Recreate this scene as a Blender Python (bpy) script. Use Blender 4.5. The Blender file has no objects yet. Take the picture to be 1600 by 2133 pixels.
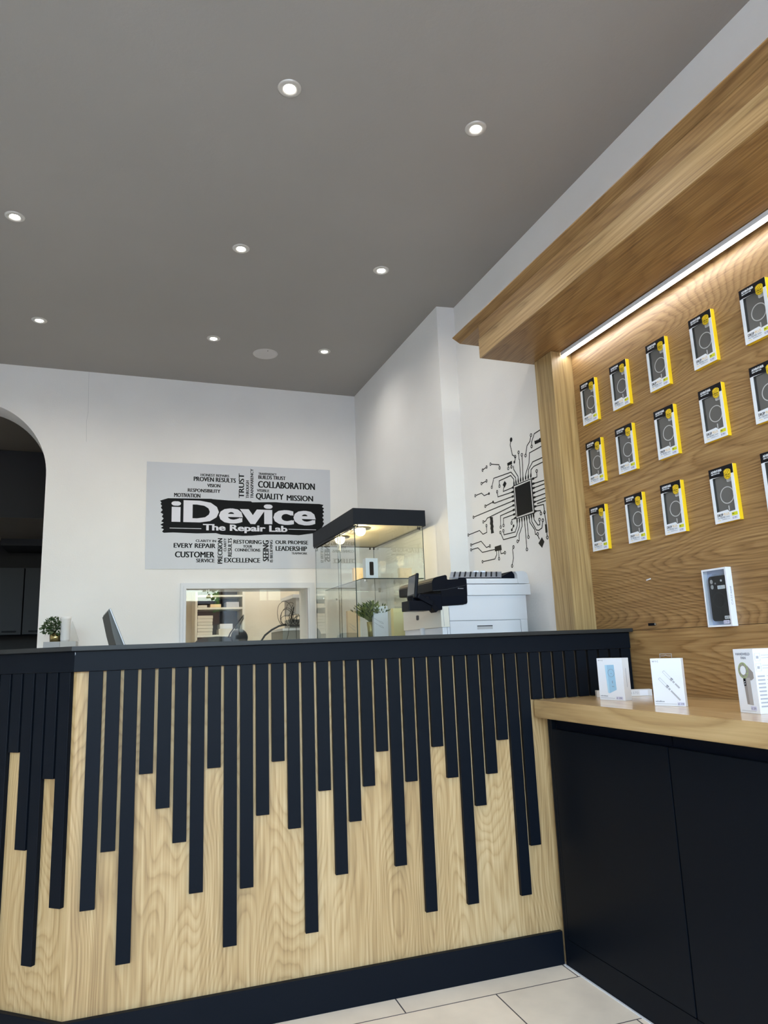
import bpy, bmesh, math, random
from mathutils import Vector, Matrix
random.seed(7)
S = bpy.context.scene
COL = S.collection
PI = math.pi
# ------------------------------------------------------------------ camera
cam_d = bpy.data.cameras.new('camera'); cam = bpy.data.objects.new('camera', cam_d); COL.objects.link(cam)
CAMROT = [[0.9365745, 0.0313735, 0.3490615], [-0.348427, 0.1907015, 0.9177318], [-0.0377741, -0.9811466, 0.1895376]]
M = Matrix(((CAMROT[0][0], -CAMROT[0][1], -CAMROT[0][2], 0.0), (CAMROT[1][0], -CAMROT[1][1], -CAMROT[1][2], 0.0),
            (CAMROT[2][0], -CAMROT[2][1], -CAMROT[2][2], 1.107), (0, 0, 0, 1)))
cam.matrix_world = M
cam_d.sensor_fit = 'VERTICAL'; cam_d.sensor_height = 36.0; cam_d.sensor_width = 27.0
cam_d.lens = 1475.0 / 2133.0 * 36.0
cam_d.clip_start = 0.05; cam_d.clip_end = 200
S.camera = cam
# ------------------------------------------------------------------ world, daylight, exposure
SKY = 3.7; PORTAL_COL = (0.80, 0.90, 1.0)
w = bpy.data.worlds.new('sky'); S.world = w; w.use_nodes = True
nt = w.node_tree; nt.nodes.clear()
wo = nt.nodes.new('ShaderNodeOutputWorld'); bg = nt.nodes.new('ShaderNodeBackground')
sky = nt.nodes.new('ShaderNodeTexSky'); sky.sky_type = 'NISHITA'; sky.sun_disc = False
sky.sun_elevation = math.radians(38); sky.sun_rotation = math.radians(60); sky.air_density = 1.2; sky.dust_density = 1.6
bg.inputs['Strength'].default_value = SKY
nt.links.new(sky.outputs[0], bg.inputs[0]); nt.links.new(bg.outputs[0], wo.inputs[0])
def lamp(name, kind, loc, energy, color, **kw):
    l = bpy.data.lights.new(name, kind); o = bpy.data.objects.new(name, l); COL.objects.link(o)
    o.location = loc; l.energy = energy; l.color = color
    for k, v in kw.items(): setattr(l, k, v)
    return o
# shop window behind the camera: portal for the sky light
po = lamp('daylight_portal', 'AREA', (-0.35, -3.18, 1.62), 1.0, (1, 1, 1), shape='RECTANGLE', size=4.5, size_y=3.1)
po.rotation_euler = (math.radians(90), 0, 0); po.data.cycles.is_portal = True
# sunlight added to bounce off the street onto ceiling and upper walls (it comes over the building, so none of it enters the shop directly)
bounce_sun = lamp('bounce_sun', 'SUN', (0, -6, 12), 15.0, (1.0, 0.98, 0.95), angle=math.radians(0.6)); bounce_sun.rotation_euler = (math.radians(-38), 0, 0)
V = S.view_settings
S.display_settings.display_device = 'sRGB'
V.view_transform = 'Standard'; V.look = 'None'; V.exposure = 0.0; V.gamma = 1.0; V.use_curve_mapping = False
S.cycles.use_denoising = True
S.cycles.max_bounces = 12; S.cycles.diffuse_bounces = 5; S.cycles.glossy_bounces = 5; S.cycles.transparent_max_bounces = 24; S.cycles.transmission_bounces = 8
S.cycles.sample_clamp_indirect = 6.0
S.cycles.caustics_reflective = False; S.cycles.caustics_refractive = False

# ------------------------------------------------------------------ materials
MATS = {}
def mat(name, col, rough=0.6, metal=0.0, spec=0.5, emit=None, es=0.0, bump=0.0, bscale=200.0, coat=0.0):
    m = bpy.data.materials.new(name); m.use_nodes = True; t = m.node_tree; b = t.nodes['Principled BSDF']
    b.inputs['Base Color'].default_value = (*col, 1); b.inputs['Roughness'].default_value = rough
    b.inputs['Metallic'].default_value = metal; b.inputs['Specular IOR Level'].default_value = spec
    if coat: b.inputs['Coat Weight'].default_value = coat
    if emit: b.inputs['Emission Color'].default_value = (*emit, 1); b.inputs['Emission Strength'].default_value = es
    # every surface keeps a faint procedural variation
    tc = t.nodes.new('ShaderNodeTexCoord'); nz = t.nodes.new('ShaderNodeTexNoise'); nz.inputs['Scale'].default_value = bscale
    t.links.new(tc.outputs['Object'], nz.inputs['Vector'])
    if bump:
        bp = t.nodes.new('ShaderNodeBump'); bp.inputs['Strength'].default_value = bump; bp.inputs['Distance'].default_value = 0.002
        t.links.new(nz.outputs['Fac'], bp.inputs['Height']); t.links.new(bp.outputs[0], b.inputs['Normal'])
    else:
        mr = t.nodes.new('ShaderNodeMapRange'); mr.inputs['To Min'].default_value = max(0, rough - 0.03); mr.inputs['To Max'].default_value = min(1, rough + 0.03)
        t.links.new(nz.outputs['Fac'], mr.inputs['Value']); t.links.new(mr.outputs[0], b.inputs['Roughness'])
    MATS[name] = m; return m
def paint(name, col, rough=0.7, var=0.06):
    m = mat(name, col, rough, bump=0.25, bscale=90, spec=0.3)
    t = m.node_tree; b = t.nodes['Principled BSDF']
    tc = t.nodes.new('ShaderNodeTexCoord'); nz = t.nodes.new('ShaderNodeTexNoise'); nz.inputs['Scale'].default_value = 1.3; nz.inputs['Detail'].default_value = 6
    cr = t.nodes.new('ShaderNodeValToRGB'); cr.color_ramp.elements[0].position = 0.3; cr.color_ramp.elements[1].position = 0.7
    cr.color_ramp.elements[0].color = (*[c * (1 - var) for c in col], 1); cr.color_ramp.elements[1].color = (*[min(1, c * (1 + var * 0.5)) for c in col], 1)
    t.links.new(tc.outputs['Object'], nz.inputs['Vector']); t.links.new(nz.outputs['Fac'], cr.inputs['Fac']); t.links.new(cr.outputs[0], b.inputs['Base Color'])
    return m
def oak(name, axis, c_dark, c_mid, c_light, rough=0.45, figure=1.0, seed=0.0, coat=0.0, freq=34.0, ac=2.6, al=0.55, wf=0.42, wn=0.42):
    """grain along axis (0,1,2) of object space; contour lines of a stretched noise give the cathedral figure"""
    m = bpy.data.materials.new(name); m.use_nodes = True; t = m.node_tree; b = t.nodes['Principled BSDF']; L = t.links.new
    b.inputs['Roughness'].default_value = rough; b.inputs['Coat Weight'].default_value = coat; b.inputs['Coat Roughness'].default_value = 0.12
    tc = t.nodes.new('ShaderNodeTexCoord')
    def mp(scale_across, scale_along, off):
        n = t.nodes.new('ShaderNodeMapping'); s = [scale_across] * 3; s[axis] = scale_along
        n.inputs['Scale'].default_value = s; n.inputs['Location'].default_value = (off, off * 1.7, off * 0.6)
        L(tc.outputs['Object'], n.inputs['Vector']); return n
    a = mp(ac, al, seed); n1 = t.nodes.new('ShaderNodeTexNoise'); n1.inputs['Scale'].default_value = 1.0; n1.inputs['Detail'].default_value = 1.6; n1.inputs['Roughness'].default_value = 0.38
    L(a.outputs[0], n1.inputs['Vector'])
    n1b = t.nodes.new('ShaderNodeTexNoise'); n1b.inputs['Scale'].default_value = 1.0; n1b.inputs['Detail'].default_value = 2; a2 = mp(45, 6.0, seed + 3); L(a2.outputs[0], n1b.inputs['Vector'])
    ml = t.nodes.new('ShaderNodeMath'); ml.operation = 'MULTIPLY_ADD'; L(n1b.outputs['Fac'], ml.inputs[0]); ml.inputs[1].default_value = 0.014
    L(n1.outputs['Fac'], ml.inputs[2])
    mm = t.nodes.new('ShaderNodeMath'); mm.operation = 'MULTIPLY'; L(ml.outputs[0], mm.inputs[0]); mm.inputs[1].default_value = freq * figure
    fr = t.nodes.new('ShaderNodeMath'); fr.operation = 'FRACT'; L(mm.outputs[0], fr.inputs[0])
    r1 = t.nodes.new('ShaderNodeValToRGB'); e = r1.color_ramp.elements
    e[0].position = 0.0; e[0].color = (0.25, 0.25, 0.25, 1); e[1].position = 1.0; e[1].color = (0.15, 0.15, 0.15, 1)
    for p, v in ((0.18, 0.62), (0.6, 1.0), (0.86, 0.75)):
        x = e.new(p); x.color = (v, v, v, 1)
    L(fr.outputs[0], r1.inputs['Fac'])
    f = mp(150, 3.5, seed + 9); n2 = t.nodes.new('ShaderNodeTexNoise'); n2.inputs['Scale'].default_value = 1.0; n2.inputs['Detail'].default_value = 3; L(f.outputs[0], n2.inputs['Vector'])
    g = mp(3.2, 0.35, seed + 5); n3 = t.nodes.new('ShaderNodeTexNoise'); n3.inputs['Scale'].default_value = 1.0; n3.inputs['Detail'].default_value = 3; L(g.outputs[0], n3.inputs['Vector'])
    s1 = t.nodes.new('ShaderNodeMath'); s1.operation = 'MULTIPLY'; L(r1.outputs[0], s1.inputs[0]); s1.inputs[1].default_value = wf
    s2 = t.nodes.new('ShaderNodeMath'); s2.operation = 'MULTIPLY_ADD'; L(n2.outputs['Fac'], s2.inputs[0]); s2.inputs[1].default_value = wn; L(s1.outputs[0], s2.inputs[2])
    s3 = t.nodes.new('ShaderNodeMath'); s3.operation = 'MULTIPLY_ADD'; L(n3.outputs['Fac'], s3.inputs[0]); s3.inputs[1].default_value = 0.36; L(s2.outputs[0], s3.inputs[2])
    cr = t.nodes.new('ShaderNodeValToRGB'); ce = cr.color_ramp.elements
    ce[0].position = 0.36; ce[0].color = (*c_dark, 1); ce[1].position = 0.86; ce[1].color = (*c_light, 1); x = ce.new(0.62); x.color = (*c_mid, 1)
    L(s3.outputs[0], cr.inputs['Fac']); L(cr.outputs[0], b.inputs['Base Color'])
    bp = t.nodes.new('ShaderNodeBump'); bp.inputs['Strength'].default_value = 0.12; bp.inputs['Distance'].default_value = 0.001; L(s2.outputs[0], bp.inputs['Height']); L(bp.outputs[0], b.inputs['Normal'])
    MATS[name] = m; return m
def glass(name, tint=(0.97, 0.99, 0.98), ior=1.5, boost=1.0):
    m = bpy.data.materials.new(name); m.use_nodes = True; t = m.node_tree; t.nodes.clear(); L = t.links.new
    o = t.nodes.new('ShaderNodeOutputMaterial'); mx = t.nodes.new('ShaderNodeMixShader'); tr = t.nodes.new('ShaderNodeBsdfTransparent'); gl = t.nodes.new('ShaderNodeBsdfGlossy')
    fr = t.nodes.new('ShaderNodeFresnel'); fr.inputs['IOR'].default_value = ior; tr.inputs['Color'].default_value = (*tint, 1); gl.inputs['Roughness'].default_value = 0.004
    nz = t.nodes.new('ShaderNodeTexNoise'); nz.inputs['Scale'].default_value = 2.0; bp = t.nodes.new('ShaderNodeBump'); bp.inputs['Strength'].default_value = 0.01; bp.inputs['Distance'].default_value = 0.0005
    L(nz.outputs['Fac'], bp.inputs['Height']); L(bp.outputs[0], gl.inputs['Normal'])
    geo = t.nodes.new('ShaderNodeNewGeometry'); inv = t.nodes.new('ShaderNodeMath'); inv.operation = 'MULTIPLY_ADD'; inv.inputs[1].default_value = -boost; inv.inputs[2].default_value = boost; L(geo.outputs['Backfacing'], inv.inputs[0])
    ml = t.nodes.new('ShaderNodeMath'); ml.operation = 'MULTIPLY'; ml.use_clamp = True; L(inv.outputs[0], ml.inputs[1]); L(fr.outputs[0], ml.inputs[0])
    L(ml.outputs[0], mx.inputs[0]); L(tr.outputs[0], mx.inputs[1]); L(gl.outputs[0], mx.inputs[2]); L(mx.outputs[0], o.inputs[0])
    MATS[name] = m; return m

WHITE = paint('wall_paint', (0.85, 0.845, 0.84)); WARMW = paint('workroom_paint', (0.72, 0.67, 0.57))
CEIL = paint('grey_ceiling_paint', (0.350, 0.335, 0.318), 0.8, 0.03)
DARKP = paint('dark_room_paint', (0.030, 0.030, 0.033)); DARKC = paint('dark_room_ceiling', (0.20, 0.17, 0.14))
LO = ((0.265, 0.150, 0.058), (0.470, 0.303, 0.130), (0.63, 0.445, 0.230))
OAKZ = oak('oak_front', 2, *LO, rough=0.5, seed=1.3, ac=5.5, al=1.25, freq=40, wf=0.20, wn=0.62)
RO = ((0.130, 0.064, 0.021), (0.285, 0.160, 0.060), (0.43, 0.27, 0.115))
OAKP = oak('oak_backboard', 1, *RO, rough=0.42, seed=4.1, freq=84, al=0.45, ac=2.8, wf=0.26, wn=0.56)
OAKPZ = oak('oak_post', 2, (0.19, 0.115, 0.042), (0.37, 0.245, 0.103), (0.50, 0.36, 0.17), rough=0.42, seed=2.2, ac=6.0, al=0.35, freq=20, wf=0.22, wn=0.6)
OAKC = oak('oak_canopy', 1, *RO, rough=0.42, seed=7.7, al=0.4, freq=30, wf=0.15, wn=0.66)
OAKD = oak('oak_worktop', 1, ((0.37, 0.23, 0.10)), (0.50, 0.335, 0.155), (0.60, 0.42, 0.21), rough=0.28, seed=3.7, figure=0.7, coat=0.6)
NAVY = mat('navy_laminate', (0.0042, 0.0062, 0.0100), 0.42, spec=0.09, bump=0.05, bscale=400)
NAVYD = mat('navy_recess', (0.005, 0.0065, 0.012), 0.6, spec=0.06)
LIP = mat('dark_worktop_edge', (0.024, 0.024, 0.023), 0.4, spec=0.25)
WPL = mat('white_plastic', (0.68, 0.70, 0.74), 0.4); CREAM = mat('cream_and_warm_lit_plastic', (0.72, 0.70, 0.62), 0.45)  # on the printer cover the cream stands for warm light
BPL = mat('black_plastic', (0.006, 0.007, 0.011), 0.35, spec=0.07); BMAT = mat('black_vinyl', (0.009, 0.010, 0.012), 0.55, spec=0.1)
DKGR = mat('dark_grey_plastic', (0.06, 0.065, 0.075), 0.4, spec=0.2)
STEEL = mat('brushed_steel', (0.55, 0.54, 0.52), 0.25, 1.0); CHROME = mat('chrome', (0.7, 0.7, 0.7), 0.1, 1.0)
BEZEL = mat('satin_bezel', (0.62, 0.60, 0.57), 0.3, 0.25)
GOLD = mat('brass_pot', (0.55, 0.45, 0.20), 0.25, 1.0)
POSTER = mat('pale_blue_print', (0.60, 0.63, 0.69), 0.45); LILAC = mat('pale_lettering', (0.72, 0.73, 0.82), 0.5)
CARD = mat('white_card', (0.80, 0.83, 0.90), 0.35); CARDS = mat('white_card_side', (0.70, 0.70, 0.71), 0.45)
YEL = mat('yellow_card', (0.90, 0.62, 0.015), 0.4); BLK = mat('black_card', (0.006, 0.006, 0.010), 0.35, spec=0.25)
CRACK = mat('faint_crack', (0.66, 0.66, 0.67), 0.7)
CASEG = mat('smoky_phone_case', (0.135, 0.131, 0.128), 0.22); RINGW = mat('pale_ring', (0.50, 0.49, 0.50), 0.4)
WINF = mat('clear_film_tray', (0.17, 0.17, 0.165), 0.12)
GREYT = mat('grey_print', (0.22, 0.24, 0.30), 0.5); GREYL = mat('light_grey_print', (0.42, 0.43, 0.47), 0.5); GOLDT = mat('gold_print', (0.72, 0.50, 0.20), 0.5)
BLUEP = mat('pale_blue_device_print', (0.33, 0.55, 0.74), 0.5); BLUEL = mat('lighter_blue_print', (0.42, 0.66, 0.84), 0.5)
GREENP = mat('green_print', (0.36, 0.44, 0.20), 0.5); TAUPE = mat('taupe_print', (0.30, 0.275, 0.265), 0.5); TAUPEL = mat('light_taupe_print', (0.40, 0.375, 0.37), 0.5)
PEACH = mat('peach_card', (0.82, 0.62, 0.38), 0.5)
GLASS = glass('clear_glass', boost=2.1); GLASSW = glass('window_glass', boost=1.4); ACRYL = glass('acrylic', (0.93, 0.94, 0.94), boost=1.3)
GEDGE = mat('glass_edge', (0.015, 0.035, 0.032), 0.15)
LEAF1 = mat('dark_leaf', (0.035, 0.075, 0.022), 0.5); LEAF2 = mat('bright_leaf', (0.20, 0.25, 0.07), 0.5); TREEL = mat('tree_leaf', (0.14, 0.30, 0.03), 0.5); BARK = mat('bark', (0.10, 0.07, 0.05), 0.9)
EM_SPOT = mat('downlight_glow', (1, 1, 1), emit=(1.0, 0.97, 0.90), es=28)
EM_LED = mat('led_diffuser', (1, 1, 1), emit=(0.93, 0.96, 1.0), es=17)
EM_WARM = mat('warm_bulb', (1, 1, 1), emit=(1.0, 0.78, 0.42), es=14)
EM_WORK = mat('ceiling_panel_glow', (1, 1, 1), emit=(1.0, 0.92, 0.82), es=26)
GREYM = mat('grey_board', (0.45, 0.45, 0.46), 0.6); SILV = mat('grey_housing', (0.13, 0.13, 0.122), 0.5, spec=0.2)
KGREY = mat('grey_cabinet_door', (0.036, 0.038, 0.044), 0.5, spec=0.2)
CREAMB = mat('cream_box', (0.66, 0.62, 0.52), 0.6); WALNUT = mat('dark_brown_board', (0.045, 0.028, 0.018), 0.6)
BLACKR = mat('black_cable', (0.012, 0.012, 0.012), 0.5)
GREYH = mat('grey_metal_housing', (0.22, 0.23, 0.22), 0.45)

# floor tiles: stretcher bond with thin dark grout
TILE = bpy.data.materials.new('stone_tile'); TILE.use_nodes = True
t = TILE.node_tree; b = t.nodes['Principled BSDF']; L = t.links.new
tc = t.nodes.new('ShaderNodeTexCoord'); mp = t.nodes.new('ShaderNodeMapping'); L(tc.outputs['Object'], mp.inputs['Vector'])
br = t.nodes.new('ShaderNodeTexBrick'); L(mp.outputs[0], br.inputs['Vector'])
br.offset = 0.5; br.offset_frequency = 2; br.squash = 1.0
for k, v in {'Scale': 1.0, 'Mortar Size': 0.0022, 'Mortar Smooth': 0.0, 'Bias': 0.0, 'Brick Width': 0.618, 'Row Height': 0.303}.items(): br.inputs[k].default_value = v
br.inputs['Color1'].default_value = (0.93, 0.81, 0.65, 1); br.inputs['Color2'].default_value = (0.83, 0.735, 0.60, 1); br.inputs['Mortar'].default_value = (0.08, 0.07, 0.07, 1)
nz = t.nodes.new('ShaderNodeTexNoise'); nz.inputs['Scale'].default_value = 5; nz.inputs['Detail'].default_value = 8; L(tc.outputs['Object'], nz.inputs['Vector'])
mr = t.nodes.new('ShaderNodeMapRange'); mr.inputs['From Min'].default_value = 0.3; mr.inputs['From Max'].default_value = 0.7; mr.inputs['To Min'].default_value = 0.86; mr.inputs['To Max'].default_value = 1.06; L(nz.outputs['Fac'], mr.inputs['Value'])
mx = t.nodes.new('ShaderNodeMix'); mx.data_type = 'RGBA'; mx.blend_type = 'MULTIPLY'; mx.inputs[0].default_value = 1.0
L(br.outputs['Color'], mx.inputs[6]); L(mr.outputs[0], mx.inputs[7]); L(mx.outputs[2], b.inputs['Base Color']); b.inputs['Roughness'].default_value = 0.45
TILE_MAP = mp

# ------------------------------------------------------------------ geometry helpers
class MB:
    def __init__(s): s.bm = bmesh.new(); s.mats = []
    def mi(s, m):
        if m not in s.mats: s.mats.append(m)
        return s.mats.index(m)
    def box(s, x0, x1, y0, y1, z0, z1, m, bevel=0.0, faces=None, T=None):
        """faces: {'-x': mat ...} overrides"""
        tmp = bmesh.new(); r = bmesh.ops.create_cube(tmp, size=1)
        bmesh.ops.scale(tmp, vec=(abs(x1 - x0), abs(y1 - y0), abs(z1 - z0)), verts=tmp.verts)
        bmesh.ops.translate(tmp, vec=((x0 + x1) / 2, (y0 + y1) / 2, (z0 + z1) / 2), verts=tmp.verts)
        k = s.mi(m)
        tmp.normal_update()
        for f in tmp.faces:
            f.material_index = k
            if faces:
                n = f.normal
                key = ('-' if min(n) < -0.5 else '+') + 'xyz'[max(range(3), key=lambda i: abs(n[i]))]
                if key in faces: f.material_index = s.mi(faces[key])
        if bevel: bmesh.ops.bevel(tmp, geom=list(tmp.edges), offset=bevel, segments=2, affect='EDGES', profile=0.6)
        if T is not None: bmesh.ops.transform(tmp, matrix=T, verts=tmp.verts)
        s.join(tmp); return s
    def join(s, tmp):
        me = bpy.data.meshes.new('t'); tmp.to_mesh(me); tmp.free(); s.bm.from_mesh(me); bpy.data.meshes.remove(me)
    def poly(s, pts, y0, y1, m, axis='y', edge=None):
        """prism: pts are 2D, extruded along axis from y0 to y1. axis 'y': pts=(x,z); 'x': pts=(y,z); 'z': pts=(x,y)"""
        f = {'y': lambda p, h: (p[0], h, p[1]), 'x': lambda p, h: (h, p[0], p[1]), 'z': lambda p, h: (p[0], p[1], h)}[axis]
        k = s.mi(m); ke = s.mi(edge) if edge else k
        a = [s.bm.verts.new(f(p, y0)) for p in pts]; c = [s.bm.verts.new(f(p, y1)) for p in pts]
        n = len(pts); new = []
        fa = s.bm.faces.new(a); fa.material_index = k; fb = s.bm.faces.new(c[::-1]); fb.material_index = k; new += [fa, fb]
        for i in range(n):
            q = s.bm.faces.new((a[i], c[i], c[(i + 1) % n], a[(i + 1) % n])); q.material_index = ke; new.append(q)
        bmesh.ops.recalc_face_normals(s.bm, faces=new)
        return s
    def ring(s, cx, cz, r0, r1, y0, y1, m, n=32, sx=1.0):
        k = s.mi(m); P = []
        for i in range(n):
            a = 2 * PI * i / n; c_, s_ = math.cos(a) * sx, math.sin(a)
            P.append([s.bm.verts.new((cx + c_ * r, y, cz + s_ * r)) for r, y in ((r0, y0), (r1, y0), (r1, y1), (r0, y1))])
        new = []
        for i in range(n):
            A, B = P[i], P[(i + 1) % n]
            for j in range(4):
                q = s.bm.faces.new((A[j], B[j], B[(j + 1) % 4], A[(j + 1) % 4])); q.material_index = k; new.append(q)
        bmesh.ops.recalc_face_normals(s.bm, faces=new); return s
    def disc(s, cx, cz, r, y0, y1, m, n=24, sx=1.0):
        return s.poly([(cx + r * sx * math.cos(2 * PI * i / n), cz + r * math.sin(2 * PI * i / n)) for i in range(n)], y0, y1, m)
    def lathe(s, prof, m, n=32, c=(0, 0, 0), T=None):
        k = s.mi(m); R = []; new = []; vs = []
        for r, z in prof:
            if r < 1e-6: v = s.bm.verts.new((c[0], c[1], c[2] + z)); R.append([v]); vs.append(v)
            else:
                q = [s.bm.verts.new((c[0] + r * math.cos(2 * PI * i / n), c[1] + r * math.sin(2 * PI * i / n), c[2] + z)) for i in range(n)]; R.append(q); vs += q
        for a, b_ in zip(R, R[1:]):
            for i in range(n):
                j = (i + 1) % n
                if len(a) == 1 and len(b_) == 1: continue
                if len(a) == 1: f = s.bm.faces.new((a[0], b_[i], b_[j]))
                elif len(b_) == 1: f = s.bm.faces.new((a[i], a[j], b_[0]))
                else: f = s.bm.faces.new((a[i], a[j], b_[j], b_[i]))
                f.material_index = k; f.smooth = True; new.append(f)
        bmesh.ops.recalc_face_normals(s.bm, faces=new)
        if T is not None: bmesh.ops.transform(s.bm, matrix=T, verts=vs)
        return s
    def tube(s, pts, r, m, n=8, cap=True):
        k = s.mi(m); pts = [Vector(p) for p in pts]; rings = []
        up = Vector((0.13, 0.31, 0.94)).normalized()
        for i, p in enumerate(pts):
            d = (pts[min(i + 1, len(pts) - 1)] - pts[max(i - 1, 0)]).normalized()
            a = d.cross(up).normalized(); c = d.cross(a).normalized()
            rr = r[i] if isinstance(r, (list, tuple)) else r
            rings.append([s.bm.verts.new(p + (a * math.cos(2 * PI * j / n) + c * math.sin(2 * PI * j / n)) * rr) for j in range(n)])
        new = []
        for A, B in zip(rings, rings[1:]):
            for j in range(n):
                f = s.bm.faces.new((A[j], A[(j + 1) % n], B[(j + 1) % n], B[j])); f.material_index = k; f.smooth = True; new.append(f)
        if cap:
            for R_ in (rings[0], rings[-1]):
                f = s.bm.faces.new(R_); f.material_index = k; new.append(f)
        bmesh.ops.recalc_face_normals(s.bm, faces=new); return s
    def strip(s, pts, wd, y0, y1, m):
        """flat line of width wd through 2D pts (x,z), mitred, as a thin prism between y0 and y1"""
        P = [Vector(p) for p in pts]; L_, R_ = [], []
        for i, p in enumerate(P):
            d0 = (p - P[i - 1]).normalized() if i else (P[1] - p).normalized()
            d1 = (P[i + 1] - p).normalized() if i < len(P) - 1 else d0
            n0 = Vector((-d0.y, d0.x)); n1 = Vector((-d1.y, d1.x)); nn = (n0 + n1)
            nn = nn.normalized() if nn.length > 1e-6 else n0
            q = max(0.45, nn.dot(n0)); L_.append(p + nn * wd / 2 / q); R_.append(p - nn * wd / 2 / q)
        for i in range(len(P) - 1): s.poly([L_[i], L_[i + 1], R_[i + 1], R_[i]], y0, y1, m)
        return s
    def text(s, body, x0, z0, wd, h, y, m, rot=0, bold=0.012, th=0.0006, heavy=0.0):
        """lettering, cap height h, baseline start (x0,z0), facing -y; rot=1 reads upwards"""
        if heavy:                            # heavier upright strokes: the same letters again, a hair to either side
            q = heavy * h
            for dx in (-q, q): s.text(body, x0 + (0 if rot else dx + q), z0 + (dx + q if rot else 0), wd - 2 * q, h, y + dx * 0.002, m, rot, bold, th)
            return s
        me = text_mesh(body, bold); k = s.mi(m)
        xs = [v.co.x for v in me.vertices]; a, b_ = min(xs), max(xs); sx = wd / (b_ - a); sy = h / CAPH
        vm = []
        for lay in (y - th, y):
            row = []
            for v in me.vertices:
                u, q = (v.co.x - a) * sx, v.co.y * sy
                p = (x0 + u, lay, z0 + q) if not rot else (x0 - q, lay, z0 + u)
                row.append(s.bm.verts.new(p))
            vm.append(row)
        ec = {}
        for p in me.polygons:
            try: f = s.bm.faces.new([vm[0][i] for i in p.vertices]); f.material_index = k; f.normal_flip() if False else None
            except ValueError: continue
            vs = list(p.vertices)
            for i in range(len(vs)):
                e = (vs[i], vs[(i + 1) % len(vs)]); ec[e] = 1
        for (i, j) in ec:
            if (j, i) not in ec:
                try: f = s.bm.faces.new((vm[0][i], vm[1][i], vm[1][j], vm[0][j])); f.material_index = k
                except ValueError: pass
        for v in vm[1]:
            if not v.link_faces: s.bm.verts.remove(v)
        bpy.data.meshes.remove(me); return s
    def build(s, name, parent=None, loc=(0, 0, 0), rotz=0.0, smooth=False):
        me = bpy.data.meshes.new(name)
        if smooth:
            for f in s.bm.faces: f.smooth = True
        s.bm.to_mesh(me); s.bm.free()
        for m in s.mats: me.materials.append(m)
        o = bpy.data.objects.new(name, me); COL.objects.link(o); o.location = loc; o.rotation_euler = (0, 0, rotz)
        if parent: o.parent = parent
        return o
def text_mesh(body, bold):
    c = bpy.data.curves.new('txt', 'FONT'); c.body = body; c.size = 1.0; c.offset = bold; c.resolution_u = 3
    o = bpy.data.objects.new('txt', c); COL.objects.link(o)
    bpy.context.view_layer.update()
    me = bpy.data.meshes.new_from_object(o.evaluated_get(bpy.context.evaluated_depsgraph_get()))
    bpy.data.objects.remove(o); bpy.data.curves.remove(c); return me
_m = text_mesh('H', 0.0); CAPH = max(v.co.y for v in _m.vertices); bpy.data.meshes.remove(_m)
def tag(o, label=None, cat=None, group=None, kind=None):
    if label: o['label'] = label
    if cat: o['category'] = cat
    if group: o['group'] = group
    if kind: o['kind'] = kind
    return o
def thing(name, label, cat, loc=(0, 0, 0), rotz=0.0, group=None):
    o = bpy.data.objects.new(name, None); COL.objects.link(o); o.location = loc; o.rotation_euler = (0, 0, rotz); o.empty_display_size = 0.05
    return tag(o, label, cat, group)
def dup(root, loc, label, rotz=None, group=None):
    r = root.copy(); COL.objects.link(r); r.location = loc; r['label'] = label
    if rotz is not None: r.rotation_euler = (0, 0, rotz)
    if group: r['group'] = group
    for ch in list(root.children):
        c = ch.copy(); COL.objects.link(c); c.parent = r
        for g in list(ch.children):
            d = g.copy(); COL.objects.link(d); d.parent = c
    return r
def struct(o): o['kind'] = 'structure'; return o

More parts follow.
